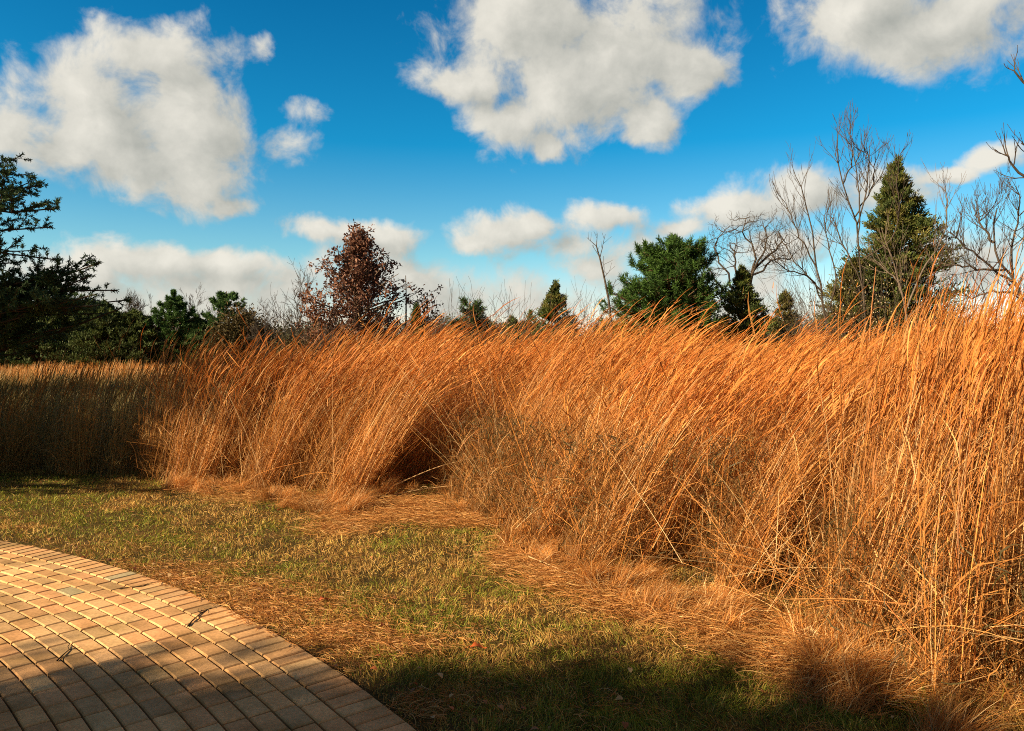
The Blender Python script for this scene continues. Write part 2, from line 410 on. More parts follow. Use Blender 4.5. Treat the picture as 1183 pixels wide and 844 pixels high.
# plume: two crossed tapering ribbons and loose spikelets along the last part
hasp = (~short) & ~((TP[idx] < 185) & (rng.random(N) < .6))
hi = np.where(hasp)[0]; nh = len(hi)
s0, s1 = pts[hi, -2], pts[hi, -1]; dirv = nrm(s1 - s0)
Lh = rng.uniform(.2, .36, nh)
sg = np.linspace(-.25, 1, 5)
droop = np.zeros((nh, 5, 3)); droop[:, :, 2] = -(np.clip(sg, 0, 1) ** 2)[None] * (Lh * .18)[:, None]; droop[:, :, 0] = (np.clip(sg, 0, 1) ** 2)[None] * (Lh * .2)[:, None]
hp = s1[:, None] + dirv[:, None] * (sg[None] * Lh[:, None])[:, :, None] + droop
hw = (rng.uniform(.006, .0115, nh) * np.sqrt(wpix[hi]))[:, None] * np.array([.35, .9, 1., .6, .12])[None]
hc = C_HEAD[rng.integers(0, len(C_HEAD), nh)] * (t_tone[idx[hi]] * rng.uniform(.8, 1.2, nh))[:, None]
hc = hc * (1 - gm[hi] * .6) + gcol * gm[hi] * .6
g.ribbons(hp, hw, hc); g.ribbons(hp, hw * .8, hc * .92)
for q in range(4):
    k = hi[d[hi] < 9]; m = d[hi] < 9
    t = rng.uniform(-.3, .8, m.sum())
    c0 = s1[m] + dirv[m] * (t * Lh[m])[:, None]
    dv = nrm(dirv[m] + rng.normal(0, .35, (m.sum(), 3))); ln = rng.uniform(.025, .06, m.sum())
    sp = c0[:, None] + dv[:, None] * (np.linspace(0, 1, 3)[None] * ln[:, None])[:, :, None]
    g.ribbons(sp, rng.uniform(.002, .0045, m.sum())[:, None] * np.array([.5, 1, .2])[None], hc[m] * rng.uniform(.8, 1.3, m.sum())[:, None])
# stem leaves: narrow, curling off the stalk
for q in range(4):
    m = rng.random(N) < np.where(d < 8, .95, np.where(d < 12, .7, .35))
    ii = np.where(m)[0]; nn = len(ii)
    kf = rng.uniform(.3, 4.6, nn) if q < 3 else rng.uniform(.1, 2.0, nn)
    k0 = kf.astype(int); fr = (kf - k0)[:, None]
    b0 = pts[ii, k0] * (1 - fr) + pts[ii, k0 + 1] * fr
    ph = rng.uniform(-math.pi, math.pi, nn) * .75 + .1; ll = rng.uniform(.18, .48, nn)
    a0 = np.radians(rng.uniform(10, 45, nn)); a1 = np.radians(rng.uniform(50, 150, nn))
    lp = bend(b0, ll, a0, a1, ph, 5, .1)
    lw = (np.where(rng.random(nn) < .15, rng.uniform(.007, .010, nn), rng.uniform(.003, .006, nn)) * np.sqrt(wpix[ii]))[:, None] * np.array([.7, 1, .85, .5, .08])[None]
    lc = C_LEAF[rng.integers(0, len(C_LEAF), nn)] * (t_tone[idx[ii]] * rng.uniform(.65, 1.2, nn))[:, None]
    lc = lc * (1 - gm[ii]) + gcol * gm[ii]
    g.ribbons(lp, lw, lc)
# tangle of old leaves at the foot of the front plants
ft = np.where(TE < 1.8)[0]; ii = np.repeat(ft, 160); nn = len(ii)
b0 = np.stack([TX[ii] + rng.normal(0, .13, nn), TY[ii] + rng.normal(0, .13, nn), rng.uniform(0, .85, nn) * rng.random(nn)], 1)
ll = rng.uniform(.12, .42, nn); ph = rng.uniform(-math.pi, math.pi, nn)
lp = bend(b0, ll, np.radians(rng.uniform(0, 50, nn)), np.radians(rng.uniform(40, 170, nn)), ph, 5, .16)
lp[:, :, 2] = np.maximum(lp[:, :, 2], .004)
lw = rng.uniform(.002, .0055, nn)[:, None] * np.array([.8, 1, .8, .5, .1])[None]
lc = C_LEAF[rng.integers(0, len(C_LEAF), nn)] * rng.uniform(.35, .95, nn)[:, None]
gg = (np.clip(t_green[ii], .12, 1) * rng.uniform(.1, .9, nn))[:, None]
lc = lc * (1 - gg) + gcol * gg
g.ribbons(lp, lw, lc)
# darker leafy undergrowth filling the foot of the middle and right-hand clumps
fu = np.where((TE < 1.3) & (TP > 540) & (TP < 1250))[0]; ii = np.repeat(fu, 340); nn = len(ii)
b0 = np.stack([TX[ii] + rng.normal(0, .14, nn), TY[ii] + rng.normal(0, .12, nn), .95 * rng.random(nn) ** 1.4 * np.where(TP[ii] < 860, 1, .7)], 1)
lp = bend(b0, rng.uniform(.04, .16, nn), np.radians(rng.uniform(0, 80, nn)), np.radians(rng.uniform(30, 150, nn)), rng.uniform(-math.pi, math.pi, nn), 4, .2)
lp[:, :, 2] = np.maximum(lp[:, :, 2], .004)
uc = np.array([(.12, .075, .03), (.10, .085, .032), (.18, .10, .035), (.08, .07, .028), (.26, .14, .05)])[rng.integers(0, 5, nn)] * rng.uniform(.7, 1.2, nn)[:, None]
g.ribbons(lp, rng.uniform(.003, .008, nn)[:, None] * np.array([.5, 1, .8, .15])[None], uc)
nt2 = 520; tp_ = rng.uniform(190, 1240, nt2); ty_ = front(tp_) - rng.uniform(-.15, .62, nt2); tx_ = (tp_ - CX) / F * ty_
kk_ = fbm(tx_ * 2.4, ty_ * 2.4, 61) > .42; tx_, ty_ = tx_[kk_], ty_[kk_]; nt2 = len(tx_)
ii = np.repeat(np.arange(nt2), 95); nn = len(ii)
tph = rng.normal(-.3, 1.2, nt2); tl_ = rng.uniform(.10, .26, nt2); ta = rng.uniform(25, 75, nt2)
b0 = np.stack([tx_[ii] + rng.normal(0, .035, nn), ty_[ii] + rng.normal(0, .035, nn), np.zeros(nn)], 1)
aa = np.radians(ta[ii] + rng.normal(0, 14, nn))
lp = bend(b0, tl_[ii] * rng.uniform(.5, 1.3, nn), aa * .7, aa + np.radians(rng.uniform(10, 50, nn)), tph[ii] + rng.normal(0, .5, nn), 5, .1)
lp[:, :, 2] = np.maximum(lp[:, :, 2], .006)
ttn = rng.uniform(.55, 1.15, nt2)
g.ribbons(lp, rng.uniform(.002, .0042, nn)[:, None] * np.array([.8, 1, .8, .5, .15])[None], C_STALK[rng.integers(0, 6, nn)] * (ttn[ii] * rng.uniform(.7, 1.15, nn))[:, None])
# dead stems fallen across each other in the hollow and along the front
nn = 420
pp = np.where(rng.random(nn) < .45, rng.uniform(840, 1000, nn), rng.uniform(220, 1183, nn)); ey = rng.uniform(-.15, .55, nn)
yy = front(pp) + ey; xx = (pp - CX) / F * yy
b0 = np.stack([xx, yy, rng.uniform(0, .35, nn)], 1)
ph = rng.uniform(-math.pi, math.pi, nn); a0 = np.radians(rng.uniform(15, 85, nn))
lp = bend(b0, rng.uniform(.4, 1.1, nn), a0, a0 + rng.normal(.25, .3, nn), ph, 6, .02)
lp[:, :, 2] = np.maximum(lp[:, :, 2], .01)
g.ribbons(lp, np.full((nn, 6), .004) * np.linspace(1, .5, 6)[None], C_STALK[rng.integers(0, 6, nn)] * rng.uniform(.8, 1.1, nn)[:, None])
tag(g.obj('tall_grass', M_GRASS), 'dense stand of tall orange dried prairie grass leaning to the right', 'grass', kind='stuff')
print('tall grass', NT, N, g.n)

# ------------------------------------------------------------------ the low meadow beyond, on the left
g = Acc(); nn = 42000
x = rng.uniform(-48, -1, nn); y = rng.uniform(11.8, 46, nn); p = pxof(x, y)
k = (p > -260) & (p < 520) & ~((x > -4.6) & (y < 27)); x, y, p = x[k], y[k], p[k]; nn = len(x)
tone = fbm(x * .25, y * .25, 41)
hh = (.34 + .42 * np.clip((y - 20) / 12, 0, 1)) * rng.uniform(.6, 1.3, nn) * (.3 + 1.3 * fbm(x * .8, y * .8, 43))
pts = bend(np.stack([x, y, np.zeros(nn)], 1), hh, np.radians(rng.normal(5, 8, nn)), np.radians(rng.normal(30, 12, nn)), rng.normal(.1, .6, nn), 4)
w = (rng.uniform(.006, .011, nn) * np.sqrt(y / 10))[:, None] * np.array([1, .9, 1.1, .3])[None]
orange = np.clip((y - 24 - 7 * tone) / 7 + rng.normal(0, .2, nn), 0, 1)[:, None]
c = C_STALK[rng.integers(0, 6, nn)] * .85 * orange + np.array([.15, .125, .045]) * (1 - orange) * rng.uniform(.6, 1.3, nn)[:, None]
g.ribbons(pts, w, c)
for q in range(2): g.ribbons(pts + rng.normal(0, .08, (nn, 1, 3)) * np.array([1, 1, 0]), w, c * rng.uniform(.7, 1.1, (nn, 1)))
tag(g.obj('meadow_grass', M_GRASS), 'low pale meadow grass in front of the far left trees', 'grass', kind='stuff')

# ------------------------------------------------------------------ the lawn
g = Acc(); nn = 520000
# more blades close by: sample depth with density ~ 1/depth
u = rng.random(nn); y = 2.6 * (11.2 / 2.6) ** u; x = rng.uniform(-1, 1, nn) * (y * .78 + .5)
p = pxof(x, y)
k = (patio_edge(x, y) > .015) & (y < front(p) + .7) & ~((p < -60))
x, y, p = x[k], y[k], p[k]
ed = patio_edge(x, y)
cov = fbm(x * 2.2, y * 2.2, 51); k = rng.random(len(x)) < np.clip(.55 + 1.1 * (cov - .35), .25, 1) * np.clip((ed + .08) / .28, .1, 1)
x, y, p, ed = x[k], y[k], p[k], ed[k]; nn = len(x)
fr = front(p) - y
patchg = fbm(x * 1.1 + 3, y * 1.1, 52) * .65 + fbm(x * 4, y * 4, 53) * .35
ln = rng.uniform(.018, .05, nn) * (.7 + .7 * fbm(x * 3, y * 3, 54))
ln = np.where((fr < .35) & (p > 930), ln * rng.uniform(1.2, 3.2, nn), ln)
tuft = vnoise(x * 9, y * 9, 55) * .6 + vnoise(x * 22, y * 22, 56) * .4; ln = ln * (.35 + 1.35 * tuft)
a0 = np.radians(rng.uniform(5, 75, nn)); ph = vnoise(x * 7, y * 7, 57) * 9 + rng.normal(0, .9, nn)
pts = bend(np.stack([x, y, np.zeros(nn)], 1), ln, a0, a0 + np.radians(rng.uniform(5, 60, nn)), ph, 3, .05)
w = (rng.uniform(.0016, .0032, nn) * np.maximum(1, y / 5))[:, None] * np.array([1, .9, .15])[None]
green = np.array([(.20, .25, .03), (.27, .30, .035), (.13, .18, .025), (.34, .32, .055)])
straw = np.array([(.58, .40, .11), (.50, .28, .07), (.66, .46, .16), (.32, .18, .06)])
# how much has died back: patches, the border of the paving and the foot of the tall grass
dead = np.clip((patchg - .50) * 4.5 + .52, .12, .95)
dead = np.maximum(dead, np.clip(1 - fr / .5, 0, 1) * .85)
dead = np.maximum(dead, np.clip(1 - ed / .45, 0, 1) * .8)
isd = rng.random(nn) < dead
c = np.where(isd[:, None], straw[rng.integers(0, 4, nn)], green[rng.integers(0, 4, nn)]) * (rng.uniform(.65, 1.3, nn) * (.8 + .45 * vnoise(x * 5, y * 5, 58)))[:, None]
g.ribbons(pts, w, c)
tag(g.obj('lawn_grass', M_LAWN), 'short green and straw coloured lawn between the paving and the tall grass', 'lawn', kind='stuff')
print('lawn', nn)

# ------------------------------------------------------------------ straw lying about
g = Acc()
def straw_at(x, y, zmax, lo, hi_, c, tone=1.0, phi0=None, wide=1.0):
    nn = len(x); K = 5
    ph = rng.uniform(-math.pi, math.pi, nn) if phi0 is None else rng.normal(phi0, .7, nn)
    L = rng.uniform(lo, hi_, nn); s = np.linspace(-.5, .5, K)
    cur = rng.normal(0, .5, nn)
    an = ph[:, None] + cur[:, None] * s[None] * 2
    px_ = x[:, None] + np.cos(an) * s[None] * L[:, None]; py_ = y[:, None] + np.sin(an) * s[None] * L[:, None]
    z0 = rng.random(nn) * zmax
    arch = rng.uniform(-.1, .3, nn) * L
    pz = z0[:, None] + arch[:, None] * (1 - (2 * s[None]) ** 2) * .5 + rng.normal(0, .15, nn)[:, None] * L[:, None] * s[None]
    pz = np.maximum(pz, .005)
    inside = in_patio(px_, py_, .0); keep = ~inside.any(1) | (rng.random(nn) < np.where(patio_edge(px_[:, 2], py_[:, 2]) > -.06, .45, .03))
    pts = np.stack([px_, py_, np.where(inside, np.maximum(pz, .03), pz)], -1)
    w = (rng.uniform(.0018, .0045, nn) * wide)[:, None] * np.array([.5, 1, 1, .8, .2])[None]
    cc = c[rng.integers(0, len(c), nn)] * (tone * rng.uniform(.7, 1.15, nn))[:, None]
    g.ribbons(pts[keep], w[keep], cc[keep])
C_STRAW = np.array([(.58, .32, .11), (.50, .24, .075), (.66, .42, .17), (.42, .19, .06), (.55, .27, .08)])
# foot of the stand
nn = 26000; p = rng.uniform(190, 1250, nn); off = -np.abs(rng.normal(0, .33, nn)) + .12
y = front(p) + off; x = (p - CX) / F * y
k = fbm(x * 2.4, y * 2.4, 61) > .40 + .0 * off; x, y = x[k], y[k]
straw_at(x, y, .06, .06, .28, C_STRAW, 1.0, .1)
# mats: (photo px, photo py, radius across, radius deep, count, heap)
for (mx_, my_, rx, ry, cnt, hz) in ((470, 590, 70, 13, 9000, .07), (530, 600, 40, 10, 4500, .06), (420, 600, 50, 10, 3500, .04), (390, 612, 40, 8, 1500, .03), (660, 672, 55, 16, 6500, .08), (720, 700, 45, 14, 4500, .07), (600, 650, 40, 12, 2500, .05),
                                (810, 715, 60, 18, 6500, .10), (850, 745, 40, 18, 3000, .08), (920, 770, 60, 18, 5000, .09), (1040, 800, 60, 16, 2500, .08),
                                (240, 562, 40, 7, 2000, .05), (300, 575, 50, 8, 2200, .05), (960, 800, 40, 12, 1800, .06), (1150, 822, 40, 14, 1500, .1)):
    c0 = G(mx_, my_); sx = rx / F * c0[1]; sy = abs(G(mx_, my_ + ry)[1] - c0[1])
    x = c0[0] + rng.normal(0, .55, cnt) * sx; y = c0[1] + rng.normal(0, .62, cnt) * sy
    k = rng.random(cnt) < .5; straw_at(x[k], y[k], hz, .06, .24, C_STRAW, 1.0, rng.uniform(-.4, .6))
# drift along the paving
nn = 16000; th = rng.uniform(.3, 1.25, nn); r = CR + np.abs(rng.normal(.05, .38, nn))
x = CC[0] + r * np.cos(th); y = CC[1] + r * np.sin(th)
k = (fbm(x * 2.1, y * 2.1, 71) > .47) & (y < 5.8); x, y = x[k], y[k]
straw_at(x, y, .03, .04, .14, C_STRAW * .9, 1.0)
for (mx_, my_, rx, ry, cnt) in ((330, 708, 60, 20, 2600), (390, 735, 50, 14, 1800), (290, 690, 50, 12, 1200), (460, 748, 60, 12, 1300), (215, 672, 40, 8, 700)):
    c0 = G(mx_, my_); sx = rx / F * c0[1]; sy = abs(G(mx_, my_ + ry)[1] - c0[1])
    x = c0[0] + rng.normal(0, .6, cnt) * sx; y = c0[1] + rng.normal(0, .6, cnt) * sy
    straw_at(x, y, .03, .04, .15, C_STRAW, 1.0)
# thin scatter over the lawn
nn = 26000; u = rng.random(nn); y = 2.7 * (10 / 2.7) ** u; x = rng.uniform(-1, 1, nn) * (y * .75 + .4)
k = (patio_edge(x, y) > .02) & (y < front(pxof(x, y))) & (fbm(x * 1.5, y * 1.5, 81) > .42); x, y = x[k], y[k]
straw_at(x, y, .02, .03, .11, C_STRAW * .8, 1.0)
# crumbled leaves
nn = 5200; u = rng.random(nn); y = 2.7 * (10 / 2.7) ** u; x = rng.uniform(-1, 1, nn) * (y * .75 + .4)
pr_ = np.clip(1 - patio_edge(x, y) / .5, 0, 1) * .5 + np.clip(1 - (front(pxof(x, y)) - y) / .7, 0, 1) * .45 + .06
k = (patio_edge(x, y) > -.03) & (y < front(pxof(x, y)) + .2) & (rng.random(nn) < pr_); x, y = x[k], y[k]; nn = len(x)
c0 = np.stack([x, y, rng.uniform(.012, .045, nn)], 1); an = rng.uniform(-3.14, 3.14, nn); dv = nrm(np.stack([np.cos(an), np.sin(an), rng.normal(0, .35, nn)], 1))
ln_ = rng.uniform(.015, .045, nn); t_ = np.linspace(0, 1, 4); pts = c0[:, None] + dv[:, None] * (t_[None] * ln_[:, None])[:, :, None]; pts[:, 1:3, 2] += (ln_ * .22)[:, None]
sd = nrm(np.stack([-np.sin(an), np.cos(an), rng.normal(0, .4, nn)], 1))
lc = np.array([(.34, .15, .06), (.45, .22, .09), (.25, .12, .06), (.5, .16, .06), (.6, .42, .22)])[rng.integers(0, 5, nn)] * rng.uniform(.7, 1.2, nn)[:, None]
g.ribbons(pts, (ln_ * rng.uniform(.4, .8, nn))[:, None] * np.array([.25, 1, .9, .15])[None], lc, side=sd)
tag(g.obj('straw_litter', M_GRASS), 'loose orange straw matted on the lawn below the tall grass', 'straw litter', kind='stuff')

# ------------------------------------------------------------------ small countable things
def stalk_thing(pts, r, col, label, name='fallen_stalk', cat='dead stalk', group=None, leaves=2):
    pts = np.array(pts, float)
    t = np.linspace(0, 1, 12); q = np.linspace(0, 1, len(pts))
    pp = np.stack([np.interp(t, q, pts[:, i]) for i in range(3)], 1)
    # smooth the corner points
    for _ in range(3): pp[1:-1] = pp[1:-1] * .5 + (pp[:-2] + pp[2:]) * .25
    a = Acc(); a.tube(pp, np.linspace(r, r * .4, 12), col, 5)
    for _ in range(leaves):
        k = random.randint(2, 9); b = pp[k][None]
        lp = bend(b, np.array([.16]), np.array([.9]), np.array([2.2]), np.array([random.uniform(-3, 3)]), 5, .1)
        lp[:, :, 2] = np.maximum(lp[:, :, 2], .006)
        a.ribbons(lp, np.array([[.003, .006, .005, .003, .001]]), np.array([col]) * .9)
    return tag(a.obj(name, M_GRASS), label, cat, group)
pale = np.array([.72, .52, .28])
def arc(a_, b_, h):
    m = (a_ + b_) / 2; m[2] += h; return [a_, m, b_]
stalk_thing(arc(P(441, 567, 8.75), P(568, 524, 8.6), .07), .007, pale, 'long pale stalk arching over the dark gap in the grass, upper of the two')
stalk_thing(arc(P(424, 578, 8.3), P(556, 558, 8.3), .04), .007, pale, 'long pale stalk lying low across the dark gap, lower of the two')
stalk_thing(arc(P(595, 611, 6.2), P(625, 583, 6.15), .0), .004, pale * .95, 'short pale stem slanting up in front of the dark grass foot')
stalk_thing(arc(P(619, 574, 6.25), P(680, 562, 6.1), .02), .005, pale, 'pale broken stem poking sideways out of the grass face')
stalk_thing(arc(G(611, 657) + [0, 0, .09], G(702, 692) + [0, 0, .03], .02), .005, pale, 'pale fallen stem on the straw mat pointing down to the right')
stalk_thing(arc(G(700, 690) + [0, 0, .05], G(748, 690) + [0, 0, .05], .0), .0045, pale, 'short level stem on the straw below the dark grass foot')
stalk_thing([P(1023, 696, 3.45), P(1075, 760, 3.3), P(1131, 836, 3.2)], .0035, np.array([.5, .2, .06]), 'long reddish stem slanting down to the grass at the bottom right corner')
stalk_thing(arc(P(905, 692, 3.95), P(1062, 700, 3.72), .02), .0035, np.array([.62, .34, .12]), 'pale stem lying level across the tangled grass foot')
stalk_thing(arc(G(929, 786) + [0, 0, .05], G(963, 803) + [0, 0, .02], .02), .006, pale, 'short thick pale stem beside the rusty dead leaf')
stalk_thing([P(1003, 420, 7.5), P(1006, 365, 7.5), P(1012, 308, 7.5)], .009, np.array([.5, .24, .1]), 'single very tall reddish stalk rising in front of the big cedar', 'tall_stalk', 'stalk')
stalk_thing([P(163, 505, 10.0), P(176, 440, 10.0), P(193, 395, 10.0)], .007, np.array([.4, .2, .1]), 'thin reddish stalk at the shaded left end of the stand', 'tall_stalk', 'stalk')

def twig(pts, r, label):
    a = Acc(); pts = [np.array(p_) for p_ in pts]
    pp = np.array(pts); a.tube(pp, np.linspace(r, r * .5, len(pp)), np.array([.06, .045, .03]), 6)
    m = pp[len(pp) // 2]; dv = nrm(pp[-1] - pp[0]); sd = np.array([-dv[1], dv[0], .1])
    a.tube(np.array([m, m + dv * .03 + sd * .03, m + dv * .07 + sd * .045]), np.array([r * .6, r * .5, r * .3]), np.array([.06, .045, .03]), 5)
    tag(a.obj('twig', M_BARK), label, 'twig')
def T(px, py, z=.03): return G(px, py, z)
twig([T(217, 723), T(222, 717), T(232, 708, .03), T(244, 702, .022)], .005, 'dark forked twig lying on the paved border where the paving is sunlit')
twig([T(138, 680), T(150, 678), T(165, 677, .026), T(175, 674)], .0035, 'thin dark twig on the far sunlit pavers near the border')
twig([T(66, 763), T(72, 757), T(80, 750, .028), T(92, 748)], .004, 'bent dark twig at the edge of the shade on the pavers')

def leaf_thing(c0, size, rot, col, label, curl=.35):
    # lobed dead oak leaf, curled, with a midrib
    a = Acc(); n = 9; u = np.linspace(0, 1, n)
    wid = size * .34 * np.sin(np.pi * np.clip(u * .93 + .05, 0, 1)) * (1 + .28 * np.cos(u * 6 * np.pi))
    cols = 5; V = []
    for i in range(n):
        for j in range(cols):
            s = (j / (cols - 1) - .5) * 2
            x = (u[i] - .5) * size; y = s * wid[i]; z = abs(s) * wid[i] * curl + .012 * math.sin(u[i] * 5) + .25 * curl * (u[i] - .5) ** 2 * size * 4
            V.append((c0[0] + x * math.cos(rot) - y * math.sin(rot), c0[1] + x * math.sin(rot) + y * math.cos(rot), c0[2] + z))
    Fc = [(i * cols + j, (i + 1) * cols + j, (i + 1) * cols + j + 1, i * cols + j + 1) for i in range(n - 1) for j in range(cols - 1)]
    a.add(V, Fc, col)
    s0 = np.array([c0[0] - .5 * size * math.cos(rot), c0[1] - .5 * size * math.sin(rot), c0[2] + .02])
    a.tube(np.array([s0, s0 - [math.cos(rot) * .02, math.sin(rot) * .02, .01], s0 - [math.cos(rot) * .035, math.sin(rot) * .035, .015]]), .0015, col * .7, 4)
    tag(a.obj('dead_leaf', M_OAK, smooth=True), label, 'leaf')
leaf_thing(G(553, 756) + [0, 0, .035], .09, .3, np.array([.62, .15, .04]), 'bright orange dead leaf in the shade at the middle of the lawn')
leaf_thing(G(375, 698) + [0, 0, .03], .08, 1.0, np.array([.6, .16, .06]), 'small rusty red leaf on the straw drift beside the paving')
leaf_thing(G(965, 800) + [0, 0, .04], .10, 2.2, np.array([.45, .11, .04]), 'dark rusty leaf at the foot of the tall grass, bottom right')
leaf_thing(G(938, 750) + [0, 0, .08], .09, -.5, np.array([.66, .50, .26]), 'crumpled cream leaf caught on the straw under the grass', .7)

# ------------------------------------------------------------------ trees
def poly(p0, p1, n, wob, sag=0.0, seed=None):
    t = np.linspace(0, 1, n)[:, None]; L = np.linalg.norm(p1 - p0)
    q = p0 + (p1 - p0) * t
    w = np.cumsum(rng.normal(0, wob * L / n, (n, 3)), 0); w -= w[0]; w -= w[-1] * t
    q = q + w; q[:, 2] -= sag * L * (np.sin(np.pi * t[:, 0]))
    return q
def leaves(acc, c, dirs, ln, wd, col, K=2):
    s = np.linspace(0, 1, K + 1)
    pts = c[:, None] + dirs[:, None] * (s[None] * ln[:, None])[:, :, None]
    acc.ribbons(pts, wd[:, None] * (np.array([.6, 1., .25]) if K == 2 else np.array([1, .5]))[None], col)

def cedar(x, y, h, prof, label, seed, greens, nbr=230, per=95, leaf=.075, trunk_r=.09, lean=0, group=None, cat='cedar tree', name='cedar_tree', holes=.0, rag=1.0, lift=1.0):
    r = np.random.default_rng(seed)
    e = empty(name, (x, y, 0), label, cat, group)
    t = Acc(); tp = poly(np.array([x, y, -.05]), np.array([x + lean, y, h * .96]), 12, .05)
    t.tube(tp, np.linspace(trunk_r, .012, 12), np.array([.13, .085, .055]), 8)
    c = Acc()
    hz = r.random(nbr) ** .85; ph = r.uniform(-math.pi, math.pi, nbr)
    pr = np.array(prof); Rr = np.interp(hz, pr[:, 0], pr[:, 1]) * (1 - rag + rag * (.62 + .62 * vnoise(ph * 1.8 + seed, hz * 9, seed)) * r.uniform(.72, 1.16, nbr))
    k = r.random(nbr) > holes; hz, ph, Rr = hz[k], ph[k], Rr[k]; nbr = len(hz)
    ax = np.stack([np.interp(hz, np.linspace(0, .96, 12), tp[:, i]) for i in (0, 1)], 1)
    up = (.25 + .5 * hz) * lift
    hz = hz * .97; tips = np.stack([ax[:, 0] + Rr * np.cos(ph), ax[:, 1] + Rr * np.sin(ph), hz * h + Rr * up * .8 * (1.1 - hz)], 1)
    nt_ = 5; hz[:nt_] = np.linspace(.88, .97, nt_); Rr[:nt_] = .05; tips[:nt_] = np.stack([ax[:nt_, 0], ax[:nt_, 1], h * np.linspace(.95, 1.0, nt_)], 1)
    root = np.stack([ax[:, 0], ax[:, 1], hz * h * .97], 1)
    for i in range(0, nbr):
        if Rr[i] > .15: t.tube(poly(root[i], root[i] + (tips[i] - root[i]) * .9, 4, .05), np.array([.02, .014, .009, .004]) * (.6 + Rr[i] * .5), np.array([.12, .08, .05]), 4)
    ii = np.repeat(np.arange(nbr), per); nn = len(ii)
    # sprays sit in twiglets around the branch
    tw = r.integers(0, 9, nn); tt = .3 + .7 * ((tw + .5) / 9) ** .7 + r.normal(0, .04, nn)
    twd = nrm(np.stack([np.sin(tw * 2.4 + ii), np.cos(tw * 2.4 + ii * 1.7), .45 + .4 * np.sin(tw * 5.1 + ii)], 1))
    outw = np.stack([np.cos(ph[ii]), np.sin(ph[ii]), np.zeros(nn)], 1)
    sp = (.05 + .13 * Rr[ii]) * r.random(nn)
    cen = root[ii] + (tips[ii] - root[ii]) * tt[:, None] + twd * sp[:, None] + r.normal(0, .028, (nn, 3))
    dr = nrm(outw * .6 + twd * .5 + np.array([0, 0, .75]) + r.normal(0, .45, (nn, 3)))
    tone = r.uniform(.65, 1.3, nn) * (.75 + .5 * r.random(nbr))[ii]
    gi = r.integers(0, len(greens), nbr)[ii]
    col = np.array(greens)[gi] * 1.55 * tone[:, None]
    leaves(c, cen, dr, r.uniform(.6, 1.4, nn) * leaf, r.uniform(.25, .42, nn) * leaf, col)
    t.obj('trunk', M_BARK, e); c.obj('crown', M_LEAF, e)
    return e

def pine(x, y, h, prof, label, seed, greens, npuff=330, per=60, nlen=.17, trunk_r=.12, skew=(0, 0), z0=.1, name='pine_tree', cat='pine tree', group=None, nw=.014):
    r = np.random.default_rng(seed)
    e = empty(name, (x, y, 0), label, cat, group)
    t = Acc(); tp = poly(np.array([x, y, -.05]), np.array([x + skew[0], y + skew[1], h * .97]), 12, .04)
    t.tube(tp, np.linspace(trunk_r, .02, 12), np.array([.15, .095, .06]), 8)
    c = Acc(); pr = np.array(prof)
    nb = npuff // 5
    lev = np.sort(r.random(nb)) * (1 - z0) + z0
    lev = np.round(lev * 11 + r.normal(0, .12, nb)) / 11 * .7 + lev * .3       # whorls
    cen, od = [], []
    for b in range(nb):
        f = min(lev[b], .985); ph = r.uniform(-math.pi, math.pi)
        Rb = np.interp(f, pr[:, 0], pr[:, 1]) * r.uniform(.72, 1.12)
        root = np.array([np.interp(f, np.linspace(0, .97, 12), tp[:, 0]), np.interp(f, np.linspace(0, .97, 12), tp[:, 1]), f * h * .97])
        out = np.array([math.cos(ph), math.sin(ph), 0]); tip = root + out * Rb + np.array([0, 0, Rb * (.10 + .25 * f) + .05])
        if f > .97: tip = root + np.array([0, 0, .2])
        bp = poly(root, tip, 6, .1, .06)
        t.tube(bp, np.linspace(.03, .007, 6) * (.5 + .4 * Rb), np.array([.13, .085, .055]), 5)
        for q in range(5):
            s = [1, .86, .74, .6, .45][q]; base = bp[min(5, int(s * 5))]
            o = out * .25 + r.normal(0, 1, 3) * np.array([1, 1, .35]); o = o / np.linalg.norm(o)
            pc = base + o * Rb * (0 if q == 0 else r.uniform(.12, .34)) + np.array([0, 0, .05])
            if q: t.tube(np.array([base, (base + pc) / 2, pc]), np.array([.012, .009, .006]), np.array([.13, .085, .055]), 4)
            cen.append(pc); od.append(nrm(out * .5 + o * .4 + np.array([0, 0, .9])))
    cen = np.array(cen); od = np.array(od); ii = np.repeat(np.arange(len(cen)), per); nn = len(ii)
    along = r.uniform(-.16, .1, nn)
    c0 = cen[ii] + od[ii] * along[:, None]
    dr = nrm(od[ii] * .8 + nrm(r.normal(size=(nn, 3))) * .95)
    col = 1.6 * np.array(greens)[r.integers(0, len(greens), len(cen))[ii]] * (r.uniform(.7, 1.25, nn) * (.8 + .4 * r.random(len(cen)))[ii])[:, None]
    leaves(c, c0, dr, r.uniform(.7, 1.1, nn) * nlen, r.uniform(.8, 1.3, nn) * nw, col)
    t.obj('trunk', M_BARK, e); c.obj('crown', M_LEAF, e)
    return e

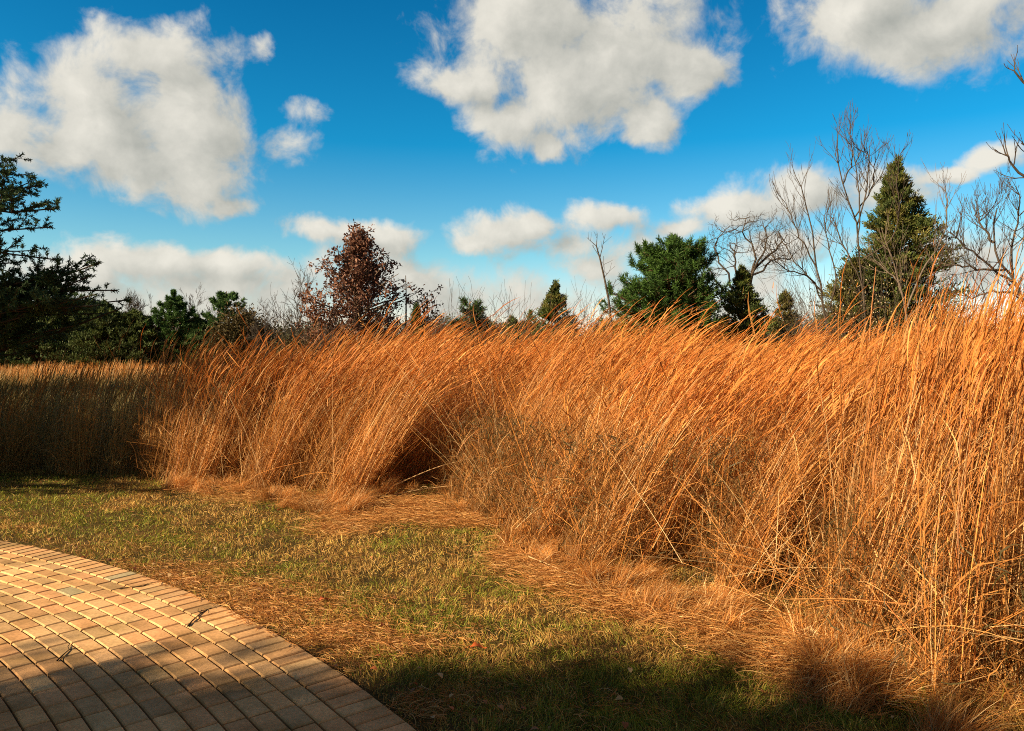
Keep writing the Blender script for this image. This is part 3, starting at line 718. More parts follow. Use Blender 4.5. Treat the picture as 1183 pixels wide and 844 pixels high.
def grow(acc, p, dv, L, r0, depth, rr, spread=.55, wig=.16, up=.12, col=np.array([.16, .12, .09]), kids=(3, 5), ratio=(.45, .72), tips=None, minr=.004, droop=0.0):
    n = 6; pts = [p]; d_ = dv.copy()
    for i in range(n):
        d_ = d_ + rr.normal(0, wig, 3) + np.array([0, 0, up * .35 - droop]); d_ /= np.linalg.norm(d_); pts.append(pts[-1] + d_ * L / n)
    pts = np.array(pts); r1 = max(minr * .7, r0 * (.45 if depth > 0 else .3))
    acc.tube(pts, np.linspace(r0, r1, n + 1), col, 6 if r0 > .03 else 4 if r0 > .01 else 3)
    if depth <= 0:
        if tips is not None: tips.append(pts)
        return
    for k in range(rr.integers(kids[0], kids[1] + 1)):
        s = rr.uniform(.3, 1.0) if k else 1.0
        q = pts[min(n, int(s * n))]; tdir = nrm(pts[min(n, int(s * n))] - pts[max(0, int(s * n) - 1)])
        perp = nrm(np.cross(tdir, rr.normal(size=3)))
        sp = spread * rr.uniform(.6, 1.25) * (.45 if k == 0 else 1)
        nd_ = nrm(tdir * math.cos(sp) + perp * math.sin(sp))
        grow(acc, q, nd_, L * rr.uniform(*ratio), max(minr, r0 * (1 - .5 * s) * rr.uniform(.55, .8)), depth - 1, rr, spread, wig, up, col, kids, ratio, tips, minr, droop)

def bare(x, y, stems, label, seed, depth=4, name='bare_tree', cat='bare tree', group=None, base_z=-.05, **kw):
    # stems: list of (tip point or direction, length, radius)
    rr = np.random.default_rng(seed); e = empty(name, (x, y, 0), label, cat, group)
    t, b = Acc(), Acc()
    for (dx, dy, dz, trunk_l, L, r0) in stems:
        p = np.array([x, y, base_z]) + np.array([rr.normal(0, .05), rr.normal(0, .05), 0]); dv = nrm(np.array([dx, dy, dz], float))
        q = poly(p, p + dv * trunk_l, 6, .05); t.tube(q, np.linspace(r0 * 1.25, r0, 6), kw.get('col', np.array([.16, .12, .09])), 8)
        for k in range(kw.get('forks', 3)):
            perp = nrm(np.cross(dv, rr.normal(size=3))); sp = kw.get('spread', .55) * rr.uniform(.3, .8) * (k > 0)
            grow(b, q[-1] if k < 2 else q[-2], nrm(dv * math.cos(sp) + perp * math.sin(sp)), L * (1 if k == 0 else rr.uniform(.6, .9)), r0 * (.95 if k == 0 else .6), depth, rr,
                 **{a_: v_ for a_, v_ in kw.items() if a_ not in ('forks',)})
    t.obj('trunk', M_BARK, e); b.obj('branches', M_BARK, e)
    return e
def at(px, d): return (px - CX) / F * d
def hgt(py, d): return H + (HOR - py) / F * d

G_CED = [(.056, .082, .022), (.078, .096, .025), (.044, .066, .022), (.10, .10, .03)]
G_CEDY = [(.085, .082, .024), (.10, .09, .03), (.06, .07, .02)]
G_PINE = [(.038, .085, .018), (.048, .105, .022), (.030, .068, .018)]
G_DARK = [(.028, .056, .024), (.036, .066, .025), (.042, .066, .022)]

# big cedar, right
D = 21
cedar(at(1034, D), D, hgt(181, D), [(0, 1.4), (.12, 1.75), (.3, 1.7), (.5, 1.38), (.7, .92), (.85, .50), (.95, .2), (1, .04)], 'tall pointed green cedar above the grass on the right', 101, G_CED, nbr=640, per=120, leaf=.08, trunk_r=.14, rag=1.3)
cedar(at(978, D), D - .5, hgt(302, D), [(0, 1.1), (.3, 1.15), (.6, .95), (.85, .5), (1, .1)], 'low yellowish cedar against the left foot of the tall cedar', 102, G_CEDY, nbr=230, per=105, leaf=.08)
D = 20
cedar(at(857, D), D, hgt(308, D), [(0, .95), (.3, .9), (.55, .72), (.75, .48), (.9, .22), (1, .05)], 'small dark cedar under the crooked bare tree', 103, G_CED[:3], nbr=240, per=100, leaf=.07)
D = 26
cedar(at(641, D), D, hgt(326, D), [(0, 1.0), (.3, 1.0), (.6, .85), (.8, .52), (.93, .2), (1, .05)], 'small cedar standing alone in the gap right of centre', 104, G_CED, nbr=230, per=100, leaf=.08)
for j, (px, py, sd) in enumerate(((592, 366, 0), (612, 360, 1), (567, 374, 2), (527, 372, 3))):
    D = 32 + j
    cedar(at(px, D), D, hgt(py, D), [(0, 1.0), (.5, .9), (.8, .5), (1, .08)], ['low cedar left of the lone small cedar, the farther one', 'low cedar touching the lone small cedar on its left', 'stubby cedar just right of the small bright pine', 'stubby cedar just left of the small bright pine'][j], 110 + sd, G_CED, nbr=110, per=70, leaf=.09)
D = 24
cedar(at(907, D), D, hgt(338, D), [(0, 1.0), (.4, .85), (.8, .4), (1, .08)], 'short olive cedar between the dark cedar and the tall cedar', 115, G_CEDY, nbr=130, per=80, leaf=.08)
# dense pine, centre right
D = 20
pine(at(758, D), D, hgt(280, D), [(0, 1.3), (.2, 1.5), (.45, 1.55), (.65, 1.4), (.82, 1.05), (.93, .8), (1, .45)], 'full rounded bright green pine right of centre', 120, G_PINE, npuff=1900, per=70, nlen=.14, nw=.013, skew=(.45, 0))
D = 30
pine(at(543, D), D, hgt(342, D), [(0, 1.0), (.4, 1.0), (.7, .7), (.9, .4), (1, .12)], 'small bright green pine just above the grass tops at the centre', 121, G_PINE, npuff=170, per=60, nlen=.2, nw=.02)
# pines and shrubs, left
D = 48
pine(at(201, D), D, hgt(338, D), [(0, 2.3), (.3, 2.1), (.55, 1.75), (.75, 1.1), (.88, .5), (1, .03)], 'dark bushy pine left of centre with a pointed top', 122, [(.034, .078, .024), (.042, .09, .026)], npuff=620, per=60, nlen=.22, nw=.034)
pine(at(262, D), D, hgt(333, D), [(0, 2.1), (.3, 2.0), (.5, 1.5), (.62, 1.6), (.75, 1.0), (.82, 1.15), (.92, .4), (1, .04)], 'open layered pine behind the round brown shrub', 123, [(.034, .078, .024), (.042, .09, .026)], npuff=400, per=60, nlen=.22, nw=.034)
D = 46
def shrub(x, y, h, rx, label, seed, cols, nn=16000, name='shrub', cat='shrub', leaf=.07, z0=.0):
    r = np.random.default_rng(seed); e = empty(name, (x, y, 0), label, cat)
    s, c = Acc(), Acc(); nl = 70
    dirs = nrm(r.normal(size=(nl, 3)) * np.array([1, 1, .9]) + np.array([0, 0, .35])); dirs[:, 2] = np.abs(dirs[:, 2])
    tip = np.array([x, y, h * .42]) + dirs * np.array([rx, rx, h * .5]) * r.uniform(.75, 1.05, (nl, 1))
    for i in range(nl): s.tube(poly(np.array([x, y, 0]) + r.normal(0, .1, 3) * np.array([1, 1, 0]), tip[i], 6, .12), np.linspace(.02, .004, 6), np.array([.12, .09, .06]), 4)
    ii = r.integers(0, nl, nn); cl = tip[ii] + r.normal(0, 1, (nn, 3)) * np.array([rx, rx, h * .55]) * .17 - dirs[ii] * (r.random(nn) ** 1.5 * .5)[:, None] * np.array([rx, rx, h * .4])
    cl[:, 2] = np.maximum(cl[:, 2], .03)
    col = np.array(cols)[r.integers(0, len(cols), nl)[ii]] * r.uniform(.6, 1.35, nn)[:, None]
    leaves(c, cl, nrm(r.normal(size=(nn, 3)) + dirs[ii] * .6), r.uniform(.6, 1.4, nn) * leaf, r.uniform(.35, .6, nn) * leaf, col)
    s.obj('stems', M_BARK, e); c.obj('crown', M_LEAF, e)
G_OL = [(.06, .058, .022), (.09, .07, .028), (.045, .05, .02)]
shrub(at(287, D), D - 1, hgt(360, D), 1.8, 'round brownish green shrub in front of the layered pine', 130, [(.075, .058, .022), (.09, .065, .025), (.055, .05, .02)], leaf=.15)
D = 47
for j, (px, py, rx, lb) in enumerate(((120, 352, 1.3, 'dark green thicket cedar behind the near pine boughs, right one'), (85, 348, 1.3, 'dark green thicket cedar behind the near pine boughs, middle one'), (45, 352, 1.4, 'dark green thicket cedar behind the near pine boughs, left one'), (5, 350, 1.5, 'dark thicket cedar at the left margin behind the near pine'), (155, 362, 1.1, 'low dark cedar just left of the bushy pine'), (232, 372, 1.0, 'low dark cedar between the bushy pine and the layered pine'))):
    cedar(at(px, D + j % 2), D + j % 2, hgt(py - 3, D), [(0, rx * 1.7), (.3, rx * 1.7), (.6, rx * 1.45), (.85, rx * .8), (1, .2)], lb, 140 + j, [(.04, .078, .03), (.05, .088, .03)] if j % 2 else [(.058, .082, .026), (.046, .07, .026)], nbr=330, per=90, leaf=.16)
D = 33
for j, (px, py, rx, lb) in enumerate(((330, 385, .9, 'low dark evergreen shrub between the bare trees and the brown oak'), (385, 384, .9, 'low dark shrub under the left side of the brown oak'), (440, 388, .9, 'low dark shrub under the right side of the brown oak'))):
    shrub(at(px, D), D + 1, hgt(py, D), rx, lb, 150 + j, G_OL, nn=7000, leaf=.12)
# oak holding its brown leaves
D = 27; r_ = np.random.default_rng(160); ox = at(411, D)
e = empty('oak_tree', (ox, D, 0), 'oak still holding its reddish brown leaves, left of centre', 'oak tree')
t, br, lf = Acc(), Acc(), Acc(); oh = hgt(252, D)
tp = poly(np.array([ox, D, -.05]), np.array([ox + .15, D, oh * .97]), 12, .05)
t.tube(tp, np.linspace(.11, .012, 12), np.array([.17, .13, .1]), 8)
opr = np.array([(0, .3), (.12, 2.0), (.3, 2.2), (.5, 1.9), (.66, 1.45), (.8, .8), (.9, .42), (1, .1)]); C0 = []
for b in range(135):
    f = r_.uniform(.13, .99); ph = r_.uniform(-3.14, 3.14); Rb = np.interp(f, opr[:, 0], opr[:, 1]) * r_.uniform(.5, 1.2)
    if math.cos(ph) < -.6 and f < .4: Rb *= 1.2
    root = np.array([np.interp(f * .93, np.linspace(0, 1, 12), tp[:, i]) for i in range(3)])
    tip = root + np.array([math.cos(ph) * Rb, math.sin(ph) * Rb, Rb * r_.uniform(.3, .75)])
    bp = poly(root, tip, 6, .14); br.tube(bp, np.linspace(.028, .006, 6) * (.5 + .45 * Rb), np.array([.14, .105, .08]), 5)
    for q in range(8):
        s = r_.uniform(.35, 1.0); base = bp[int(s * 5)]; pc = base + r_.normal(0, .2, 3)
        br.tube(np.array([base, (base + pc) / 2 + r_.normal(0, .02, 3), pc]), np.array([.008, .006, .004]), np.array([.14, .105, .08]), 3)
        C0.append(pc)
C0 = np.array(C0); ii = np.repeat(np.arange(len(C0)), 11); nn = len(ii)
cl = C0[ii] + r_.normal(0, .07, (nn, 3))
oc = np.array([(.20, .095, .068), (.15, .072, .053), (.26, .14, .10), (.12, .06, .045)])[r_.integers(0, 4, nn)] * r_.uniform(.7, 1.25, nn)[:, None]
leaves(lf, cl, nrm(r_.normal(size=(nn, 3)) - np.array([0, 0, .3])), r_.uniform(.07, .13, nn), r_.uniform(.04, .075, nn), oc)
t.obj('trunk', M_BARK, e); br.obj('branches', M_BARK, e); lf.obj('crown', M_OAK, e)
def leafy(px, d, py, label, seed, hw, nl, cols, z_lo=.3):
    rr = np.random.default_rng(seed); x = at(px, d); h = hgt(py, d); e = empty('young_oak', (x, d, 0), label, 'young oak')
    t, b, l = Acc(), Acc(), Acc(); tips = []
    tp = poly(np.array([x, d, -.05]), np.array([x, d, h * .6]), 8, .06); t.tube(tp, np.linspace(.05, .03, 8), np.array([.14, .11, .09]), 6)
    for k in range(9):
        ph = rr.uniform(-3.14, 3.14); q = tp[rr.integers(3, 8)]; tip = np.array([x + math.cos(ph) * hw * rr.uniform(.4, 1), d + math.sin(ph) * hw * rr.uniform(.4, 1), h * rr.uniform(max(z_lo, .5), 1.0)])
        bp = poly(q, tip, 6, .12); b.tube(bp, np.linspace(.022, .006, 6), np.array([.14, .11, .09]), 4)
        for _ in range(8):
            s = bp[rr.integers(2, 6)]; pc = s + rr.normal(0, .17, 3); b.tube(np.array([s, pc]), np.array([.006, .004]), np.array([.14, .11, .09]), 3); tips.append(pc)
    tips = np.array(tips); ii = rr.integers(0, len(tips), nl)
    leaves(l, tips[ii] + rr.normal(0, .08, (nl, 3)), nrm(rr.normal(size=(nl, 3))), rr.uniform(.07, .13, nl), rr.uniform(.04, .07, nl), np.array(cols)[rr.integers(0, len(cols), nl)] * rr.uniform(.7, 1.2, nl)[:, None])
    t.obj('trunk', M_BARK, e); b.obj('branches', M_BARK, e); l.obj('crown', M_OAK, e)
ocs = [(.20, .09, .055), (.15, .07, .045), (.27, .14, .09)]
leafy(374, 25, 322, 'short brown leaved sapling at the left foot of the oak', 170, .65, 1100, ocs)
leafy(495, 28, 336, 'thin small tree with a brown leafy tuft on top, right of the dead snag', 171, .42, 420, ocs, .85)
# dead snag with a spruce at its foot
D = 27; x = at(468, D); e = empty('dead_tree', (x, D, 0), 'dead upright snag with short stub branches right of the oak', 'dead tree')
rr = np.random.default_rng(175); t, b = Acc(), Acc(); h = hgt(318, D); tp = poly(np.array([x, D, -.05]), np.array([x + .02, D, h]), 10, .05)
t.tube(tp, np.linspace(.07, .012, 10), np.array([.10, .08, .065]), 7)
for k in range(22):
    f_ = rr.uniform(.35, .93); q = np.array([np.interp(f_, np.linspace(0, 1, 10), tp[:, i]) for i in range(3)]); ph = rr.uniform(-3.14, 3.14); L_ = rr.uniform(.1, .7) * (1.25 - f_)
    b.tube(poly(q, q + np.array([math.cos(ph) * L_, math.sin(ph) * L_, rr.uniform(-.1, .5) * L_]), 5, .2), np.linspace(.014, .004, 5), np.array([.10, .08, .065]), 4)
t.obj('trunk', M_BARK, e); b.obj('branches', M_BARK, e)
cedar(at(481, 26), 26, hgt(352, 26), [(0, .55), (.4, .45), (.7, .28), (.9, .1), (1, .03)], 'narrow young cedar at the foot of the dead snag', 176, G_DARK, nbr=130, per=70, leaf=.08)

# bare trees
GR = np.array([.082, .07, .06]); GR2 = np.array([.15, .125, .105]); DK = np.array([.08, .066, .056])
D = 34; bare(at(337, D), D, [(0, 0, 1, 1.5, 1.9, .055)], 'slim bare tree with a fan shaped crown left of the oak', 180, depth=4, spread=.62, wig=.10, up=.10, col=GR, minr=.007, kids=(3, 4))
D = 36; bare(at(307, D), D, [(0, 0, 1, 1.3, 1.4, .045)], 'smaller bare tree right of the round brownish shrub', 181, depth=4, spread=.62, wig=.10, up=.10, col=GR, minr=.007)
D = 37; bare(at(352, D), D, [(0, 0, 1, 1.0, 1.2, .04)], 'short bare tree close to the left side of the oak', 182, depth=3, spread=.45, wig=.08, up=.2, col=GR, minr=.007)
D = 54; bare(at(232, D), D, [(-.15, 0, 1, 2.2, 1.9, .06), (.2, 0, 1, 1.9, 1.7, .05)], 'bare grey tree showing between the two left pines', 183, depth=4, spread=.5, wig=.1, up=.15, col=GR, minr=.009)
D = 54; bare(at(165, D), D, [(-.25, 0, 1, 2.1, 1.8, .06), (.15, 0, 1, 2.2, 2.0, .06)], 'bare grey tree behind the thicket left of the bushy pine', 184, depth=4, spread=.5, wig=.1, up=.15, col=GR, minr=.009)
D = 27; bare(at(510, D), D, [(.35, 0, 1, .8, 1.0, .03)], 'little bare bush tree left of the small bright pine', 185, depth=3, spread=.5, wig=.1, up=.15, col=GR, minr=.006)
D = 27; bare(at(690, D), D, [(-.3, 0, 1, .6, 1.1, .03), (.3, 0, 1, .6, 1.1, .03), (0, 0, 1, .6, 1.3, .03)], 'low spreading bare shrub beside the slender sapling', 186, depth=4, spread=.6, wig=.13, up=.1, col=GR, minr=.006)
# slender sapling
D = 18; e = empty('sapling', (at(706, D), D, 0), 'single slender bare sapling left of the round pine', 'sapling')
t, b = Acc(), Acc(); q = np.array([[at(706, D), D, -.05], P(706, 372, D), P(703, 345, D), P(698, 320, D), P(693, 298, D), P(689, 284, D)]); t.tube(q, np.linspace(.035, .014, 6), GR, 6)
rr = np.random.default_rng(187)
for (a_, b_, r0) in ((5, (678, 274), .009), (5, (691, 268), .011), (4, (698, 272), .010), (4, (684, 283), .007), (3, (706, 311), .007), (2, (712, 322), .006), (3, (697, 296), .005)):
    bp = poly(q[a_], P(b_[0], b_[1], D) + np.array([0, rr.normal(0, .15), 0]), 6, .06); b.tube(bp, np.linspace(r0, .004, 6), GR, 4)
    for _ in range(3):
        s = bp[rr.integers(2, 5)]; b.tube(poly(s, s + np.array([rr.normal(0, .1), rr.normal(0, .1), rr.uniform(.08, .22)]), 4, .08), np.linspace(.005, .003, 4), GR, 3)
t.obj('trunk', M_BARK, e); b.obj('branches', M_BARK, e)
# crooked bare tree
D = 22; e = empty('bare_tree', (at(868, D), D, 0), 'crooked bare tree with twisting limbs between the pine and the tall cedar', 'bare tree')
t, b = Acc(), Acc(); rr = np.random.default_rng(190)
q = np.array([[at(868, D), D, -.05], P(866, 375, D), P(862, 345, D), P(868, 318, D)]); t.tube(q, np.array([.1, .085, .075, .06]), DK, 7)
for lim in (((862, 345), (845, 330), (832, 305), (826, 285), (836, 268)), ((868, 318), (872, 300), (868, 280), (858, 268), (862, 252)), ((868, 318), (885, 308), (898, 298), (912, 300)),
            ((864, 335), (848, 312), (850, 292), (843, 280)), ((868, 318), (880, 295), (888, 280), (884, 262)), ((862, 345), (838, 338), (824, 318), (816, 300)), ((870, 312), (893, 290), (905, 278), (900, 268))):
    dep = D + rr.normal(0, .5); pp = np.array([P(u_, v_, D + (dep - D) * i_ / (len(lim) - 1)) for i_, (u_, v_) in enumerate(lim)])
    tt = np.linspace(0, 1, 9); qq = np.linspace(0, 1, len(pp)); sm = np.stack([np.interp(tt, qq, pp[:, i_]) for i_ in range(3)], 1); sm[1:-1] += rr.normal(0, .03, (7, 3))
    b.tube(sm, np.linspace(.036, .011, 9), DK, 6)
    for k in range(11):
        s = rr.integers(3, 9); base = sm[s]; perp = nrm(rr.normal(size=3) * np.array([1, .8, .6]) + np.array([0, 0, .45]))
        grow(b, base, perp, rr.uniform(.35, .75), .012, 2, rr, spread=.7, wig=.28, up=.12, col=DK, kids=(2, 4), ratio=(.45, .7), minr=.004)
t.obj('trunk', M_BARK, e); b.obj('branches', M_BARK, e)
# leaning thin tree left of the cedar
def stemtree(name, x, d, stems, label, seed, col, r0=.04, twigs=9, tl=(.5, 1.1), cat='bare tree', spread=.38, tdepth=2, upb=.8, sidex=0, minr=.004):
    rr = np.random.default_rng(seed); e = empty(name, (x, d, 0), label, cat); t, b = Acc(), Acc()
    for j, st in enumerate(stems):
        dd = d + rr.normal(0, .3) * (j > 0)
        pp = np.array([P(u_, v_, d + (dd - d) * i_ / (len(st) - 1)) for i_, (u_, v_) in enumerate(st)])
        if j == 0: pp = np.concatenate([[[x, d, -.05]], pp])
        tt = np.linspace(0, 1, 12); qq = np.linspace(0, 1, len(pp)); sm = np.stack([np.interp(tt, qq, pp[:, i_]) for i_ in range(3)], 1)
        sm[1:-1] = sm[1:-1] * .5 + (sm[:-2] + sm[2:]) * .25; sm[1:-1] += rr.normal(0, .015, (10, 3))
        (t if j == 0 else b).tube(sm, np.linspace(r0 * (1 if j == 0 else .65), .009, 12), col, 6)
        for k in range(twigs):
            s = rr.integers(4, 12); td = nrm(sm[min(s, 11)] - sm[s - 1]); perp = nrm(np.cross(td, rr.normal(size=3)))
            dv = nrm(td * upb + perp * spread * 1.6 + np.array([sidex, 0, .2]))
            grow(b, sm[s], dv, rr.uniform(*tl) * (1.2 - s / 16), .009, tdepth, rr, spread=.35, wig=.07, up=.2, col=col, kids=(2, 3), ratio=(.5, .75), minr=minr)
    t.obj('trunk', M_BARK, e); b.obj('branches', M_BARK, e)
D = 19
stemtree('bare_tree', at(958, D), D, [((955, 370), (948, 335), (942, 300), (938, 262), (930, 225), (920, 205)), ((955, 370), (945, 330), (915, 300), (900, 270)), ((948, 335), (930, 316), (910, 312), (893, 300)),
    ((944, 310), (922, 270), (908, 235)), ((955, 365), (968, 325), (957, 285), (952, 250))], 'thin bare tree leaning left beside the tall cedar', 200, GR, r0=.03, twigs=12)
stemtree('bare_tree', at(1000, D - 1), D - 1, [((1000, 370), (996, 330), (992, 285), (988, 250), (974, 212), (966, 180), (968, 155)), ((992, 285), (994, 240), (990, 195), (985, 160)), ((990, 260), (1000, 225), (1006, 190), (998, 168)),
    ((996, 330), (975, 285), (960, 250)), ((988, 250), (1008, 215), (1012, 185)), ((974, 212), (985, 185), (982, 150)),
    ((996, 300), (1030, 280), (1040, 250), (1036, 205), (1040, 178))], 'tall many stemmed bare tree rising above the left side of the cedar', 201, GR, r0=.027, twigs=13, tl=(.35, .8))
stemtree('bare_tree', at(1052, D - 2), D - 2, [((1050, 375), (1045, 345), (1030, 300), (1018, 262)), ((1048, 355), (1062, 320), (1084, 285), (1095, 250), (1093, 222)), ((1050, 365), (1078, 340), (1096, 352), (1110, 372)), ((1045, 345), (1035, 320), (1010, 300))],
    'bare tangle of pale stems in front of the right side of the cedar', 202, GR2, r0=.035, twigs=9, tl=(.4, .9))
D = 13
stemtree('bare_tree', at(1190, D), D, [((1192, 380), (1185, 350), (1170, 325), (1152, 300), (1148, 270), (1152, 240)), ((1178, 335), (1150, 312), (1120, 288), (1098, 268)), ((1170, 325), (1168, 290), (1176, 255), (1178, 225)), ((1180, 340), (1150, 335), (1120, 345), (1100, 330)),
    ((1160, 312), (1130, 312), (1105, 305), (1085, 308)), ((1148, 280), (1135, 262), (1128, 245)), ((1188, 350), (1200, 300), (1196, 260), (1188, 215))], 'spreading bare tree at the right margin', 203, DK, r0=.034, twigs=13, tl=(.3, .7), tdepth=3, spread=.6, upb=.5, minr=.003)
D = 9
stemtree('bare_tree', at(1300, D), D, [((1300, 420), (1290, 300), (1262, 200), (1225, 130), (1192, 105), (1176, 92), (1172, 82)), ((1262, 200), (1225, 190), (1195, 178), (1180, 165)), ((1262, 230), (1220, 222), (1190, 208), (1168, 188), (1162, 178)), ((1275, 250), (1240, 150), (1230, 60))],
    'bare twigs reaching in from a tree beyond the right edge', 204, DK, r0=.034, twigs=6, tl=(.2, .45), tdepth=1, spread=.5)
# scrub behind the cedar and along the field edge, each its own bush
k_ = 0
scrub_lab = {655: 'leafless scrub bush right of the lone small cedar', 728: 'leafless scrub bush hugging the left foot of the round pine', 822: 'leafless scrub bush between the round pine and the dark cedar', 890: 'leafless scrub bush just right of the dark cedar', 925: 'leafless scrub bush left of the yellowish cedar', 1085: 'leafless scrub bush right of the tall cedar', 1118: 'leafless scrub bush between the cedar and the right margin', 1160: 'leafless scrub bush at the right margin under the spreading tree', 575: 'leafless scrub bush behind the grass right of the small bright pine', 1003: 'leafless berry dotted bush in front of the cedar foot', 1050: 'leafless scrub bush under the right side of the cedar',
 455: 'leafless scrub bush between the brown oak and the dead snag', 522: 'leafless scrub bush left of the small bright pine', 603: 'leafless scrub bush left of the lone small cedar', 672: 'leafless scrub bush left of the slender sapling', 835: 'leafless scrub bush in front of the crooked bare tree', 350: 'leafless scrub bush at the left edge of the brown oak', 945: 'leafless scrub bush under the thin leaning tree'}
for px, lb in scrub_lab.items():
    D = 20 + (k_ % 4) * 2.2 if px not in (1003, 1050) else 18
    top = {1085: 352, 1118: 362, 1160: 352, 890: 352, 925: 345, 1003: 318, 1050: 345, 945: 340, 835: 350}.get(px, 364)
    rr = np.random.default_rng(300 + k_); x = at(px, D); h = hgt(top, D); e = empty('scrub_bush', (x, D, 0), lb, 'bush', 'leafless scrub bushes behind the field')
    s, c = Acc(), Acc()
    for j in range(26):
        dv = nrm(np.array([rr.normal(0, .42), rr.normal(0, .42), 1])); grow(s, np.array([x + rr.normal(0, .3), D + rr.normal(0, .25), 0]), dv, h * rr.uniform(.6, .85), .014, 2, rr, spread=.45, wig=.1, up=.1, col=GR * rr.uniform(.6, 1.1), kids=(2, 4), ratio=(.35, .6), minr=.004)
    nl = 2600; cl = np.array([x, D, h * .45]) + rr.normal(0, 1, (nl, 3)) * np.array([.5, .4, h * .2]); cl[:, 2] = np.clip(cl[:, 2], .05, h * .98)
    leaves(c, cl, nrm(rr.normal(size=(nl, 3))), rr.uniform(.03, .07, nl), rr.uniform(.015, .035, nl), np.array([(.09, .07, .03), (.12, .08, .035), (.06, .06, .025)])[rr.integers(0, 3, nl)])
    if px == 1003:
        nl = 500; cl = np.array([x, D, h * .6]) + rr.normal(0, 1, (nl, 3)) * np.array([.55, .4, h * .22]); leaves(c, cl, nrm(rr.normal(size=(nl, 3))), np.full(nl, .03), np.full(nl, .03), np.broadcast_to(np.array([.5, .42, .3]), (nl, 3)))
    s.obj('stems', M_BARK, e); c.obj('foliage', M_LEAF, e); k_ += 1

# the far wood closing the view
g = Acc(); rr = np.random.default_rng(400)
for layer in range(3):
    nn = 5200; px = rr.uniform(-900, 2100, nn); d_ = 52 + layer * 9 + rr.uniform(0, 7, nn); x = at(px, d_)
    top = 374 + (fbm(px * .012, layer * 7.0, 90) - .5) * 30 + (fbm(px * .06, layer * 3.0, 91) - .5) * 18 - layer * 2
    h = H + (HOR - top) / F * d_ * rr.uniform(.75, 1.08, nn)
    kk = 5
    pts = bend(np.stack([x, d_, np.zeros(nn) - .2], 1), h, np.radians(rr.normal(0, 6, nn)), np.radians(rr.normal(0, 16, nn)), rr.uniform(-3, 3, nn), kk, .06)
    g.ribbons(pts, np.linspace(.07, .02, kk)[None] * rr.uniform(.7, 1.5, (nn, 1)), GR2[None] * rr.uniform(.5, 1.1, (nn, 1)))
    for q in range(6):
        k0 = rr.integers(1, 4, nn); b0 = pts[np.arange(nn), k0]
        tw = bend(b0, h * rr.uniform(.15, .35, nn), np.radians(rr.uniform(15, 50, nn)), np.radians(rr.uniform(5, 45, nn)), rr.uniform(-3.1, 3.1, nn), 3, .1)
        g.ribbons(tw, np.array([.03, .022, .012])[None] * rr.uniform(.8, 1.3, (nn, 1)), GR2[None] * rr.uniform(.5, 1.1, (nn, 1)))
    nl = 90000; ii = rr.integers(0, nn, nl); ever = fbm(px * .03, layer * 5.0 + 2, 92)[ii]
    zz = h[ii] * rr.random(nl) * np.where(ever > .5, .98, .72); cl = np.stack([x[ii] + rr.normal(0, .35, nl), d_[ii] + rr.normal(0, .5, nl), zz], 1)
    col = np.where((ever > .5)[:, None], np.array([.035, .055, .024]), np.array([.085, .062, .035])) * rr.uniform(.6, 1.3, nl)[:, None]
    leaves(g, cl, nrm(rr.normal(size=(nl, 3))), rr.uniform(.18, .34, nl), rr.uniform(.08, .16, nl), col)
tag(g.obj('far_wood', M_LEAF), 'distant band of leafless woods and dark evergreens closing the horizon', 'woods', kind='stuff')

